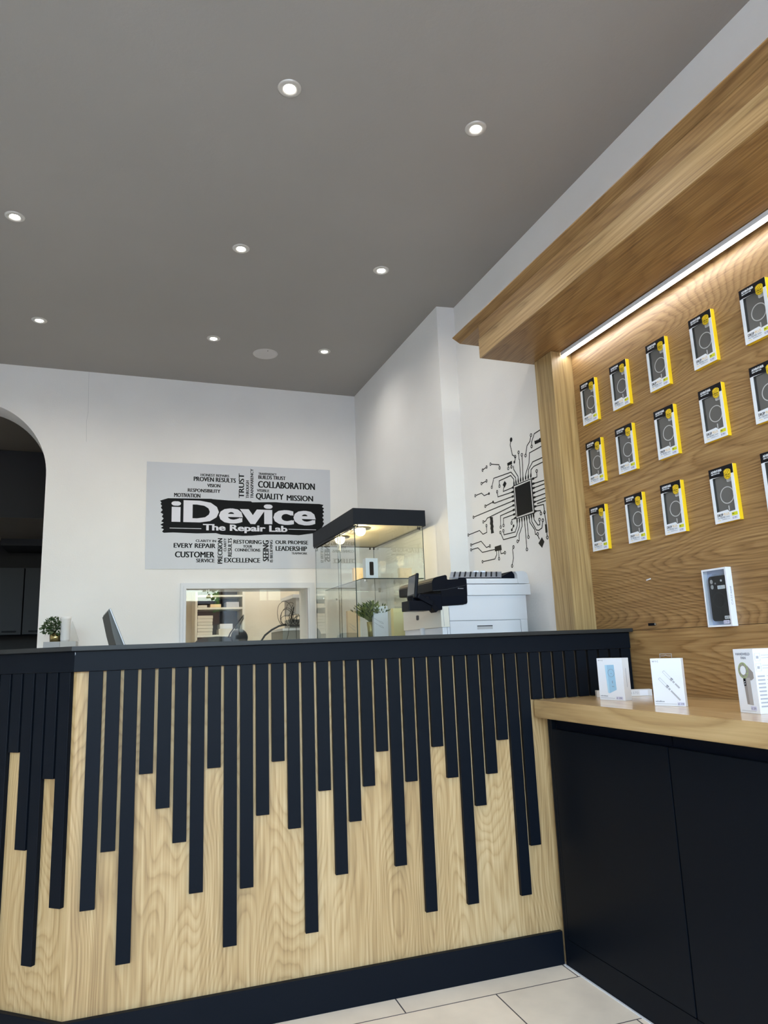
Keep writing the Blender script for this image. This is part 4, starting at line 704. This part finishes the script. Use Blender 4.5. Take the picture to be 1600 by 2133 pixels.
# goods inside the cabinet
b = thing('phone_box', 'white box with a dark phone picture on the glass shelf of the display cabinet', 'box', (1.445, 4.035, 1.5288), 0)
m = MB(); m.box(-0.042, 0.036, 0, 0.055, 0, 0.122, CARD, bevel=0.0008); m.build('carton', b)
m = MB(); m.poly(rr(-0.018, 0.008, 0.018, 0.100, 0.005), -0.0006, -0.0001, BLK); m.build('phone_print', b)
b = thing('peach_box', 'peach coloured upright box at the back of the glass shelf', 'box', (1.605, 4.735, 1.5288), 0)
m = MB(); m.box(-0.048, 0.048, 0, 0.04, 0, 0.147, PEACH, bevel=0.0008); m.build('carton', b)
m = MB(); m.ring(0, 0.085, 0.016, 0.019, -0.0006, -0.0001, GOLDT, 28, sx=0.7); m.box(-0.006, 0.006, -0.0006, -0.0001, 0.055, 0.06, GOLDT); m.build('print', b)
b = thing('cable_gift_box', 'white cable box in front of the grassy plant at the bottom of the display cabinet', 'box', (1.535, 4.16, 1.1655), 0)
m = MB(); m.box(-0.047, 0.047, 0, 0.03, 0, 0.203, CARD, bevel=0.0008); m.build('carton', b)
m = MB()
for dz in (0, -0.026): m.strip([(-0.045, 0.130 + dz), (-0.022, 0.115 + dz), (-0.010, 0.108 + dz)], 0.0014, -0.0005, -0.0001, GREYT); m.strip([(-0.010, 0.111 + dz), (0.008, 0.104 + dz), (0.016, 0.094 + dz), (0.004, 0.097 + dz), (-0.012, 0.105 + dz)], 0.0014, -0.0005, -0.0001, GREYT)
m.build('cable_print', b)
b = thing('cream_cable_box', 'cream box printed with a cable at the lower left of the display cabinet', 'box', (1.418, 4.35, 1.1655), 0)
m = MB(); m.box(-0.038, 0.044, 0, 0.035, 0, 0.188, PEACH, bevel=0.0008); m.build('carton', b)
m = MB()
for dz in (0, -0.02): m.strip([(-0.030, 0.110 + dz), (-0.015, 0.100 + dz), (0.000, 0.092 + dz), (0.012, 0.080 + dz), (0.002, 0.084 + dz), (-0.012, 0.094 + dz)], 0.0014, -0.0005, -0.0001, GREYT)
m.build('cable_print', b)
b = thing('yellow_box', 'pale yellow box at the lower right of the display cabinet behind the cable box', 'box', (1.725, 4.35, 1.1655), 0)
m = MB(); m.box(-0.032, 0.045, 0, 0.05, 0, 0.20, mat('pale_yellow_card', (0.80, 0.74, 0.42), 0.5), bevel=0.0008); m.build('carton', b)
def leafy(name, parent, centre, rad, n, ln, wd_, mts, spiky=False, z0=0.0):
    m = MB()
    ks = [m.mi(q) for q in mts]
    for i in range(n):
        if spiky:
            a_ = random.uniform(0, 2 * PI); el = random.uniform(0.75, 1.5); L_ = ln * random.uniform(0.55, 1.0)
            d_ = Vector((math.cos(a_) * math.cos(el), math.sin(a_) * math.cos(el), math.sin(el))); base = Vector(centre) + Vector((math.cos(a_), math.sin(a_), 0)) * 0.006
            prev = base; side = d_.cross(Vector((0, 0, 1))).normalized()
            pts = []
            for j in range(5):
                q = j / 4; p = base + d_ * L_ * q + Vector((0, 0, -0.25 * L_ * q * q)); pts.append(p)
                if j:
                    for s_ in (-1, 1):
                        v = (d_ + side * s_ * 0.8).normalized(); w2 = v.cross(Vector((random.random(), random.random(), 0.4))).normalized() * wd_
                        tip = p + v * L_ * 0.22; f = m.bm.faces.new([m.bm.verts.new(c) for c in (p, p + v * L_ * 0.11 + w2, tip, p + v * L_ * 0.11 - w2)]); f.material_index = random.choice(ks)
            m.tube(pts, 0.0009, mts[0], 4)
        else:
            a_ = random.uniform(0, 2 * PI); b2 = random.uniform(-0.75, 1); r_ = random.random() ** 0.35
            p = Vector(centre) + Vector((math.cos(a_) * math.sqrt(max(0, 1 - b2 * b2)) * rad[0] * r_, math.sin(a_) * math.sqrt(max(0, 1 - b2 * b2)) * rad[0] * r_, b2 * rad[1] * r_))
            v = (p - Vector(centre) + Vector((random.gauss(0, 0.02), random.gauss(0, 0.02), 0.02))).normalized(); w2 = v.orthogonal().normalized(); w2 = (w2 * math.cos(i) + v.cross(w2) * math.sin(i)) * wd_
            L_ = ln * random.uniform(0.7, 1.2); bend = Vector((0, 0, -0.15 * L_))
            f = m.bm.faces.new([m.bm.verts.new(c) for c in (p, p + v * L_ * 0.35 + w2, p + v * L_ * 0.8 + w2 * 0.7 + bend, p + v * L_ + bend, p + v * L_ * 0.8 - w2 * 0.7 + bend, p + v * L_ * 0.35 - w2)]); f.material_index = random.choice(ks)
            if i % 9 == 0: m.tube([Vector(centre) - Vector((0, 0, rad[1] * 0.8)), (Vector(centre) + p) / 2, p], 0.0008, mts[0], 4)
    return m.build(name, parent)
random.seed(11)
pl = thing('grassy_plant', 'grassy green plant in a slender brass vase inside the display cabinet', 'plant', (1.485, 4.215, 1.1655))
m = MB(); m.lathe([(0, 0), (0.016, 0), (0.024, 0.11), (0.021, 0.11), (0.0, 0.105)], mat('dull_brass', (0.35, 0.30, 0.12), 0.4, 0.5), 24); m.build('vase', pl)
leafy('foliage', pl, (0, 0, 0.108), (0.1, 0.1), 95, 0.155, 0.0046, (LEAF2, LEAF1), spiky=True)
# ------------------------------------------------------------------ multifunction printer (local origin at its near left foot)
pr = thing('office_printer', 'white multifunction office printer with a black left end, under the circuit decal', 'printer', (1.431, 3.05, 0))
WP = 0.462; DP = 0.47
m = MB(); m.box(0, WP, 0, DP, 0.03, 1.225, WPL, bevel=0.004); m.poly([(0.0, 1.2249), (0.0, 1.293), (0.115, 1.298), (0.128, 1.306), (0.131, 1.3415), (WP, 1.3415), (WP, 1.2249)], 0.0, DP, WPL)
m.box(0.02, WP - 0.02, 0.02, DP - 0.02, 0.0, 0.031, BPL); m.build('body', pr)
m = MB(); m.poly([(-0.0015, 1.196), (-0.0015, 1.2925), (0.034, 1.2935), (0.036, 1.197)], -0.004, 0.0, CREAM); m.box(-0.006, -0.0002, -0.004, DP, 1.196, 1.2925, CREAM, bevel=0.002); m.build('front_cover', pr)  # warm light from the display cabinet is put into the cover's cream colour
m = MB(); m.poly([(3.326 - 3.05 + dx, 1.254 + dz) for dx, dz in ((-0.016, -0.008), (-0.011, -0.012), (0.011, -0.012), (0.016, -0.008), (0.016, 0.008), (0.011, 0.012), (-0.011, 0.012), (-0.016, 0.008))], -0.0075, -0.0062, DKGR, 'x'); m.build('badge', pr)
m = MB()
for q in ([(0.024, 1.05), (0.024, 1.224), (0.421, 1.222), (0.427, 1.05)],): m.strip(q, 0.0014, -0.0006, -0.0001, DKGR)
m.strip([(0.004, 1.29), (0.008, 1.20)], 0.0012, -0.0046, -0.0041, GREYT); m.strip([(0.0365, 1.286), (0.0385, 1.05)], 0.0010, -0.0046, -0.0001, GREYL)
m.build('panel_seams', pr)
m = MB(); m.box(0.182, 0.265, -0.0008, -0.0001, 1.181, 1.199, GREYM); m.box(0.182, 0.265, -0.0016, -0.0008, 1.195, 1.199, BPL); m.build('tray_handle', pr)
m = MB(); m.poly([(-0.045, 1.366), (-0.045, 1.410), (-0.038, 1.424), (-0.020, 1.431), (0.028, 1.441), (0.034, 1.438), (0.034, 1.418), (0.110, 1.424), (0.137, 1.424), (0.137, 1.3975), (0.135, 1.306), (0.128, 1.3015), (0.0, 1.2935), (0.0, 1.3655)], 0.0005, DP * 0.9, BPL)
bmesh.ops.bevel(m.bm, geom=[e for e in m.bm.edges if e.calc_length() > 0.3], offset=0.003, segments=2, affect='EDGES'); oc = m.build('control_end', pr, loc=(0, -0.006, 0))
m = MB(); m.poly([(0.002, 1.3365), (0.002, 1.300), (0.118, 1.306), (0.120, 1.345)], -0.0006, -0.0001, NAVYD); m.strip([(-0.043, 1.365), (0.030, 1.372), (0.134, 1.3925)], 0.0012, -0.0008, -0.0001, DKGR); m.strip([(0.028, 1.392), (0.060, 1.402), (0.072, 1.402)], 0.0040, -0.0010, -0.0001, NAVYD); m.strip([(0.028, 1.392), (0.026, 1.378)], 0.0030, -0.001, -0.0001, NAVYD); m.text('Printer', 0.089, 1.3735, 0.030, 0.0050, -0.0002, GREYL, bold=0.0); m.build('output_slot', oc)
m = MB(); m.box(0.1375, WP + 0.0245, -0.008, DP + 0.01, 1.3425, 1.3955, WPL, bevel=0.002); m.build('scanner_bed', pr)
m = MB(); m.box(0.1375, 0.419, -0.006, DP, 1.3985, 1.4235, WPL, bevel=0.002); m.box(0.24, 0.34, -0.0075, -0.006, 1.412, 1.416, WPL); lid = m.build('document_feeder', pr)
m = MB(); m.poly([(0.4195, 1.3985), (0.4195, 1.440), (0.414, 1.452), (0.406, 1.4585), (0.455, 1.4600), (0.473, 1.452), (0.481, 1.425), (0.4835, 1.3985)], -0.006, DP, WPL)
bmesh.ops.bevel(m.bm, geom=[e for e in m.bm.edges if e.calc_length() > 0.3], offset=0.003, segments=2, affect='EDGES'); m.build('feeder_end', pr)
TRAY = mat('grey_feeder_tray', (0.20, 0.23, 0.29), 0.4)
m = MB(); m.poly([(0.115, 1.4240), (0.330, 1.4275), (0.375, 1.449), (0.403, 1.462), (0.412, 1.4575), (0.418, 1.4440), (0.418, 1.4240)], 0.02, DP - 0.03, NAVYD)
m.box(0.10, 0.33, 0.004, 0.010, 1.4238, 1.4290, NAVYD); m.build('feeder_throat', pr)
m = MB()
v = [m.bm.verts.new(p) for p in ((0.052, 0.005, 1.4270), (0.335, 0.005, 1.4300), (0.402, 0.115, 1.4700), (0.115, 0.115, 1.4680))]
w_ = [m.bm.verts.new(q.co + Vector((0, 0.003, -0.003))) for q in v]; k = m.mi(TRAY)
for f in ((v[0], v[1], v[2], v[3]), (w_[3], w_[2], w_[1], w_[0]), (v[0], w_[0], w_[1], v[1]), (v[1], w_[1], w_[2], v[2]), (v[2], w_[2], w_[3], v[3]), (v[3], w_[3], w_[0], v[0])): m.bm.faces.new(f).material_index = k
bmesh.ops.recalc_face_normals(m.bm, faces=m.bm.faces)
tr_ = m.build('feeder_tray', pr)
m = MB()
for i in range(9):
    a_ = 0.06 + i * 0.031
    p0 = Vector((0.078 + i * 0.029, 0.018, 1.4335)); p1 = p0 + Vector((0.052, 0.088, 0.0345))
    k = m.mi(NAVYD); wv = Vector((0.0085, 0, 0.0001))
    m.bm.faces.new([m.bm.verts.new(q + Vector((0, -0.001, 0.0012))) for q in (p0, p0 + wv, p1 + wv, p1)]).material_index = k
m.build('tray_ribs', tr_)
m = MB(); m.box(0.235, 0.262, 0.100, 0.112, 1.466, 1.4735, CARD); m.box(0.275, 0.30, 0.100, 0.112, 1.466, 1.4735, CARD); m.build('paper_guides', tr_)
# swivelling touch screen
m = MB(); m.box(-0.186, -0.075, -0.05, 0.04, 1.272, 1.318, BPL, bevel=0.003); m.box(-0.150, 0.0, -0.01, 0.05, 1.276, 1.345, NAVYD, bevel=0.003); m.box(-0.10, 0.004, 0.0, 0.05, 1.296, 1.352, NAVYD, bevel=0.003); ar = m.build('screen_base', pr)
m = MB(); T = Matrix.Translation((-0.105, -0.03, 1.322)) @ Matrix.Rotation(math.radians(28), 4, 'Y'); m.box(-0.040, 0.045, -0.03, 0.03, -0.012, 0.012, BPL, bevel=0.004, T=T); T = Matrix.Translation((-0.070, -0.02, 1.305)) @ Matrix.Rotation(math.radians(50), 4, 'Y'); m.box(-0.035, 0.045, -0.03, 0.03, -0.014, 0.010, BPL, bevel=0.004, T=T); m.build('screen_hinge', ar)
T = Matrix.Translation((-0.140, -0.045, 1.391)) @ Matrix.Rotation(math.radians(-9), 4, 'Z') @ Matrix.Rotation(math.radians(7), 4, 'Y')
m = MB(); m.box(-0.007, 0.007, 0.0, 0.155, -0.060, 0.055, BPL, bevel=0.005, T=T); sc_ = m.build('touch_screen', pr)
m = MB(); m.box(-0.0080, -0.0072, 0.010, 0.145, -0.042, 0.045, mat('screen_glass', (0.010, 0.011, 0.015), 0.08, spec=0.25), T=T); m.build('screen_glass', sc_)
m = MB(); m.tube([(-0.06, 0.1, 1.197), (-0.06, 0.1, 0.0)], 0.012, GREYM, 12); m.box(-0.11, -0.01, 0.04, 0.16, 0.0, 0.012, STEEL); m.build('support_post', pr)
# ------------------------------------------------------------------ computer screen behind the counter
dk = thing('staff_desk', 'low white staff desk hidden behind the reception counter', 'desk', (-0.3, 2.85, 0))
m = MB(); m.box(0, 1.3, 0, 0.6, 0.72, 0.745, WPL); m.build('desk_top', dk)
for x, y in ((0.02, 0.02), (1.24, 0.02), (0.02, 0.54), (1.24, 0.54)): m = MB(); m.box(x, x + 0.04, y, y + 0.04, 0, 0.72, STEEL); m.build('leg', dk)
cm = thing('computer_monitor', 'slim silver computer monitor seen edge-on, leaning back behind the counter', 'monitor', (0.05, 3.28, 0.7455))
T = Matrix.Rotation(math.radians(3.5), 4, 'Z') @ Matrix.Translation((0.0, 0, 0.30)) @ Matrix.Rotation(math.radians(-22), 4, 'Y')
m = MB(); k = m.mi(SILV)
m.box(0.010, 0.016, -0.245, 0.245, -0.14, 0.275, WPL, bevel=0.001, T=T)
tmp = MB()
prof = [(0.010, 0.272), (0.004, 0.268), (-0.010, 0.18), (-0.020, 0.08), (-0.022, 0.0), (-0.018, -0.09), (0.0, -0.135), (0.010, -0.138)]
vs = []
for yy in (-0.235, 0.235):
    vs.append([m.bm.verts.new(T @ Vector((px_, yy, pz_))) for px_, pz_ in prof])
new = [m.bm.faces.new(vs[0]), m.bm.faces.new(vs[1][::-1])] + [m.bm.faces.new((vs[0][i], vs[1][i], vs[1][(i + 1) % 8], vs[0][(i + 1) % 8])) for i in range(8)]
for f in new: f.material_index = k
bmesh.ops.recalc_face_normals(m.bm, faces=new); m.build('housing', cm)
m = MB(); m.box(0.0162, 0.0170, -0.235, 0.235, -0.09, 0.268, BPL, T=T); m.build('screen', cm)
m = MB(); m.tube([(0.0, 0, 0.27), (-0.03, 0, 0.15), (-0.03, 0, 0.01)], 0.018, SILV, 12); m.box(-0.13, 0.06, -0.1, 0.1, 0.0, 0.008, SILV, bevel=0.002); m.build('stand', cm)

# ------------------------------------------------------------------ low cabinet by the back wall with plant, cups and sign holder
sb = thing('back_cabinet', 'grey cabinet end against the back wall carrying plant and paper cups', 'cabinet', (-0.428, 5.0, 0))
m = MB(); m.box(0, 0.095, 0, 0.30, 0, 1.2300, mat('grey_stone_print', (0.34, 0.35, 0.37), 0.5, bump=0.1, bscale=30), bevel=0.001); m.build('end_panel', sb)
m = MB(); m.box(0.0956, 0.190, 0, 0.30, 0, 1.2300, mat('pale_grey_laminate', (0.42, 0.42, 0.41), 0.5), bevel=0.001); m.build('door', sb)
random.seed(5)
pp = thing('potted_plant', 'small bushy green plant in a brass pot beside the paper cups', 'plant', (-0.366, 5.11, 1.2305))
m = MB(); m.lathe([(0, 0), (0.034, 0), (0.037, 0.055), (0.034, 0.055), (0.0, 0.05)], GOLD, 28); m.build('pot', pp)
leafy('foliage', pp, (-0.012, 0, 0.095), (0.070, 0.062), 420, 0.020, 0.0065, (LEAF1, mat('sage_leaf', (0.13, 0.17, 0.09), 0.5), LEAF1))
cu = thing('paper_cup_stack', 'tall stack of white paper cups on the grey cabinet by the arch', 'cups', (-0.3085, 5.075, 1.2305))
m = MB(); pf = [(0, 0), (0.027, 0)]
for i in range(13): z = 0.012 + i * 0.0105; pf += [(0.0275 + i * 0.0003, z), (0.0288 + i * 0.0003, z + 0.0018)]
pf += [(0.0335, 0.158), (0.031, 0.158), (0.030, 0.10), (0, 0.09)]; m.lathe(pf, mat('paper_cup', (0.82, 0.82, 0.82), 0.6), 32); m.build('cups', cu)
ac = thing('sign_holder', 'clear acrylic sign holder beside the paper cups', 'sign holder', (-0.235, 5.12, 1.2305), math.radians(15))
m = MB(); m.box(-0.075, 0.010, 0.0, 0.10, -0.0001, 0.003, ACRYL)
k = m.mi(ACRYL)
tri = [(-0.060, 0.003), (-0.030, 0.137), (-0.010, 0.085), (0.018, 0.003)]
m.poly(tri, 0.04, 0.044, ACRYL, 'y', GEDGE if False else CARDS); m.build('acrylic', ac)

# ------------------------------------------------------------------ kitchen cupboards seen through the arch
for i, (x0, x1) in enumerate(((-1.372, -0.916), (-0.906, -0.450), (-0.440, 0.015))):
    kc = thing('kitchen_wall_cabinet', ('dark grey wall cupboard through the arch, left door', 'dark grey wall cupboard through the arch, right beside the arch edge', 'dark grey wall cupboard hidden behind the arch wall')[i], 'cabinet', (x0, 8.2, 1.392), group='dark kitchen wall cupboards')
    m = MB(); m.box(0, x1 - x0, 0.02, 0.419, 0, 0.685, NAVYD); m.build('body', kc)
    m = MB(); m.box(0.001, x1 - x0 - 0.001, 0, 0.019, 0, 0.685, KGREY, bevel=0.001); d_ = m.build('door', kc)
    if i == 0: hx = (0.28, 0.41)
    else: hx = (0.06, 0.30)
    m = MB(); m.box(hx[0], hx[1], -0.014, -0.0002, 0.022, 0.038, BPL, bevel=0.002); m.build('handle', d_)
m = MB(); m.box(-1.13, 0.01, 8.05, 8.61, 2.29, 2.3585, KGREY); tag(m.build('extractor_box'), 'long dark boxed unit above the kitchen cupboards under the lowered ceiling', 'extractor')

# ------------------------------------------------------------------ workroom seen through the serving window
sh = thing('shelf_unit', 'tall white shelf unit full of cartons seen through the serving window', 'shelves', (0.69, 6.9, 0))
m = MB(); m.box(0, 0.02, 0, 0.34, 0, 2.0, CREAMB); m.build('side_panel', sh)
m = MB(); m.box(0.44, 0.465, -0.01, 0.34, 0, 2.0, CREAM); m.build('side_panel', sh)
m = MB(); m.box(0.02, 0.44, 0.32, 0.34, 0, 2.0, WALNUT); m.build('back_panel', sh)
for z in (0.9, 1.278, 1.535, 1.652, 1.98): m = MB(); m.box(0.0205, 0.4395, 0, 0.319, z, z + 0.018, CREAM); m.build('shelf', sh)
for i in range(6):
    c = MB(); c.box(0.712 + (i % 2) * 0.002, 0.850 + (i % 3) * 0.002, 6.905, 7.12, 1.2965 + i * 0.0305, 1.2965 + i * 0.0305 + 0.0285, CREAMB, bevel=0.002)
    tag(c.build('flat_carton'), 'cream flat carton in the stack at the left of the shelf unit, %s' % ('bottom one', 'second from bottom', 'third from bottom', 'fourth from bottom', 'fifth from bottom', 'topmost')[i], 'carton', 'cream cartons stacked on the shelf')
for i, (x0, x1, z, h, lab) in enumerate(((0.91, 1.06, 1.2965, 0.055, 'wide cream carton right of the carton stack, lower'), (0.92, 1.04, 1.3520, 0.045, 'cream carton lying on the wide one'), (0.715, 0.80, 1.5535, 0.022, 'small cream carton on the upper shelf'), (0.83, 0.93, 1.5535, 0.03, 'brown carton on the upper shelf'), (0.98, 1.10, 1.5535, 0.05, 'grey carton on the upper shelf at right'))):
    c = MB(); c.box(x0, x1, 6.91, 7.10, z, z + h, (CREAMB, CARDS, CREAMB, PEACH, GREYM)[i], bevel=0.002); tag(c.build('carton'), lab, 'carton')
# right-hand shelf with tangled cables and a wall shelf above
wk = thing('wall_shelf', 'white wall shelf at the upper right inside the serving window', 'shelf', (1.44, 6.1, 1.575))
m = MB(); m.box(0, 0.505, 0, 0.5, 0, 0.03, WPL); m.build('board', wk)
m = MB(); m.box(0.03, 0.06, 0.02, 0.48, -0.14, -0.0005, GREYM); m.build('bracket', wk)
bs = thing('equipment_shelf', 'white shelf bench holding the cable tangle in the workroom', 'shelf', (1.355, 6.15, 0))
m = MB(); m.box(0, 0.59, 0, 0.5, 1.295, 1.315, WPL); m.build('board', bs)
m = MB(); m.box(0.003, 0.59, 0.01, 0.5, 0.0, 1.2945, GREYH); m.build('cabinet', bs)
m = MB(); m.box(1.44, 1.60, 6.25, 6.45, 1.3155, 1.395, GREYH, bevel=0.004); m.box(1.44, 1.60, 6.2485, 6.25, 1.33, 1.345, DKGR); tag(m.build('power_supply'), 'grey bench power supply under the cable tangle', 'equipment')
random.seed(21)
m = MB()
for i in range(14):
    c0_ = Vector((random.uniform(1.37, 1.58), 6.22 + random.uniform(-0.04, 0.02), 1.318)); pts = []
    r1, r2, a0 = random.uniform(0.025, 0.07), random.uniform(0.04, 0.11), random.uniform(0, PI)
    top = 1.318 + r2
    for j in range(22):
        q = a0 + j / 21 * PI * random.choice((1.9, 2.0)); pts.append((c0_.x + r1 * math.cos(q), c0_.y + 0.012 * math.sin(2 * q + i), top + 0.02 + r2 * math.sin(q)))
    m.tube(pts, 0.0022, BLACKR, 5)
m.tube([(1.44, 6.2, 1.39), (1.47, 6.2, 1.50), (1.50, 6.2, 1.535), (1.56, 6.2, 1.48), (1.62, 6.2, 1.42)], 0.0055, BLACKR, 6)
m.tube([(1.41, 6.14, 1.32), (1.40, 6.14, 1.25), (1.385, 6.14, 1.20)], 0.002, BLACKR, 5); m.tube([(1.47, 6.14, 1.42), (1.474, 6.14, 1.30), (1.476, 6.14, 1.19)], 0.002, BLACKR, 5)
tag(m.build('cable_tangle'), 'tangle of thin black cables on the workroom shelf', 'cables')
m = MB(); m.tube([(1.15, 6.25, 0.76), (1.16, 6.25, 1.10), (1.185, 6.25, 1.21), (1.22, 6.25, 1.262), (1.28, 6.25, 1.308), (1.345, 6.25, 1.340), (1.41, 6.25, 1.352)], 0.0085, BLACKR, 10); m.box(1.08, 1.22, 6.18, 6.32, 0.7455, 0.76, BPL); tag(m.build('flexible_arm'), 'thick black curved flexible arm rising left of the cable tangle', 'arm')
wd = thing('workbench', 'workroom bench below the serving window view', 'table', (0.2, 6.0, 0))
m = MB(); m.box(0, 1.1, 0, 0.6, 0.72, 0.745, CREAM); m.build('desk_top', wd)
for x, y in ((0.02, 0.02), (1.04, 0.02), (0.02, 0.54), (1.04, 0.54)): m = MB(); m.box(x, x + 0.04, y, y + 0.04, 0, 0.72, STEEL); m.build('leg', wd)
ml = thing('magnifier_lamp', 'round dark magnifier lamp head on a thin black arm in the workroom', 'lamp', (0.85, 6.3, 0.7455))
m = MB(); T = Matrix.Translation((0.157, 0.0, 0.508)) @ Matrix.Rotation(math.radians(80), 4, 'X') @ Matrix.Rotation(math.radians(12), 4, 'Y'); m.lathe([(0, 0.02), (0.05, 0.018), (0.074, 0.006), (0.078, -0.004), (0.070, -0.014), (0.0, -0.014)], mat('dark_navy_plastic', (0.012, 0.018, 0.028), 0.5), 32, T=T); m.build('lamp_head', ml)
m = MB(); m.tube([(0.150, -0.03, 0.53), (0.148, -0.03, 0.57), (0.160, -0.03, 0.62), (0.185, -0.02, 0.665), (0.20, 0.05, 0.70), (0.10, 0.15, 0.55), (0.0, 0.2, 0.3), (0, 0.2, 0.01)], 0.006, BLACKR, 8); m.lathe([(0, 0), (0.06, 0), (0.06, 0.012), (0, 0.015)], BLACKR, 24, (0, 0.2, 0)); m.build('arm', ml)
ch = thing('office_chair', 'black office chair back just showing at the lower left of the serving window', 'chair', (0.72, 5.93, 0))
m = MB(); m.poly([(-0.155, 1.14), (-0.135, 1.205), (-0.10, 1.236), (-0.05, 1.250), (0.04, 1.256), (0.11, 1.254), (0.15, 1.235), (0.16, 1.14), (0.15, 0.75), (-0.15, 0.75)], 0.0, 0.05, BLACKR); m.build('backrest', ch)
m = MB(); m.box(-0.2, 0.2, -0.1 + 0.0, 0.05, 0.48, 0.53, BLACKR, bevel=0.01); m.tube([(0, 0.0, 0.5), (0, 0.0, 0.05)], 0.03, BPL, 12); m.tube([(0, 0.03, 0.76), (0, 0.02, 0.52)], 0.02, BPL, 8)
m.build('seat', ch)
for i in range(5):
    q = 2 * PI * i / 5 + 0.3; m = MB(); m.tube([(0, 0, 0.06), (0.13 * math.cos(q), 0.13 * math.sin(q), 0.03)], 0.015, BPL, 8); m.build('leg', ch)
cl = thing('ceiling_panel_light', 'flat light panel on the workroom ceiling', 'light', (1.2, 6.5, 2.5995))
m = MB(); m.box(-0.25, 0.25, -0.25, 0.25, -0.02, 0.0, WPL); m.build('frame', cl)
m = MB(); m.box(-0.23, 0.23, -0.23, 0.23, -0.024, -0.0201, EM_WORK); m.build('diffuser', cl)
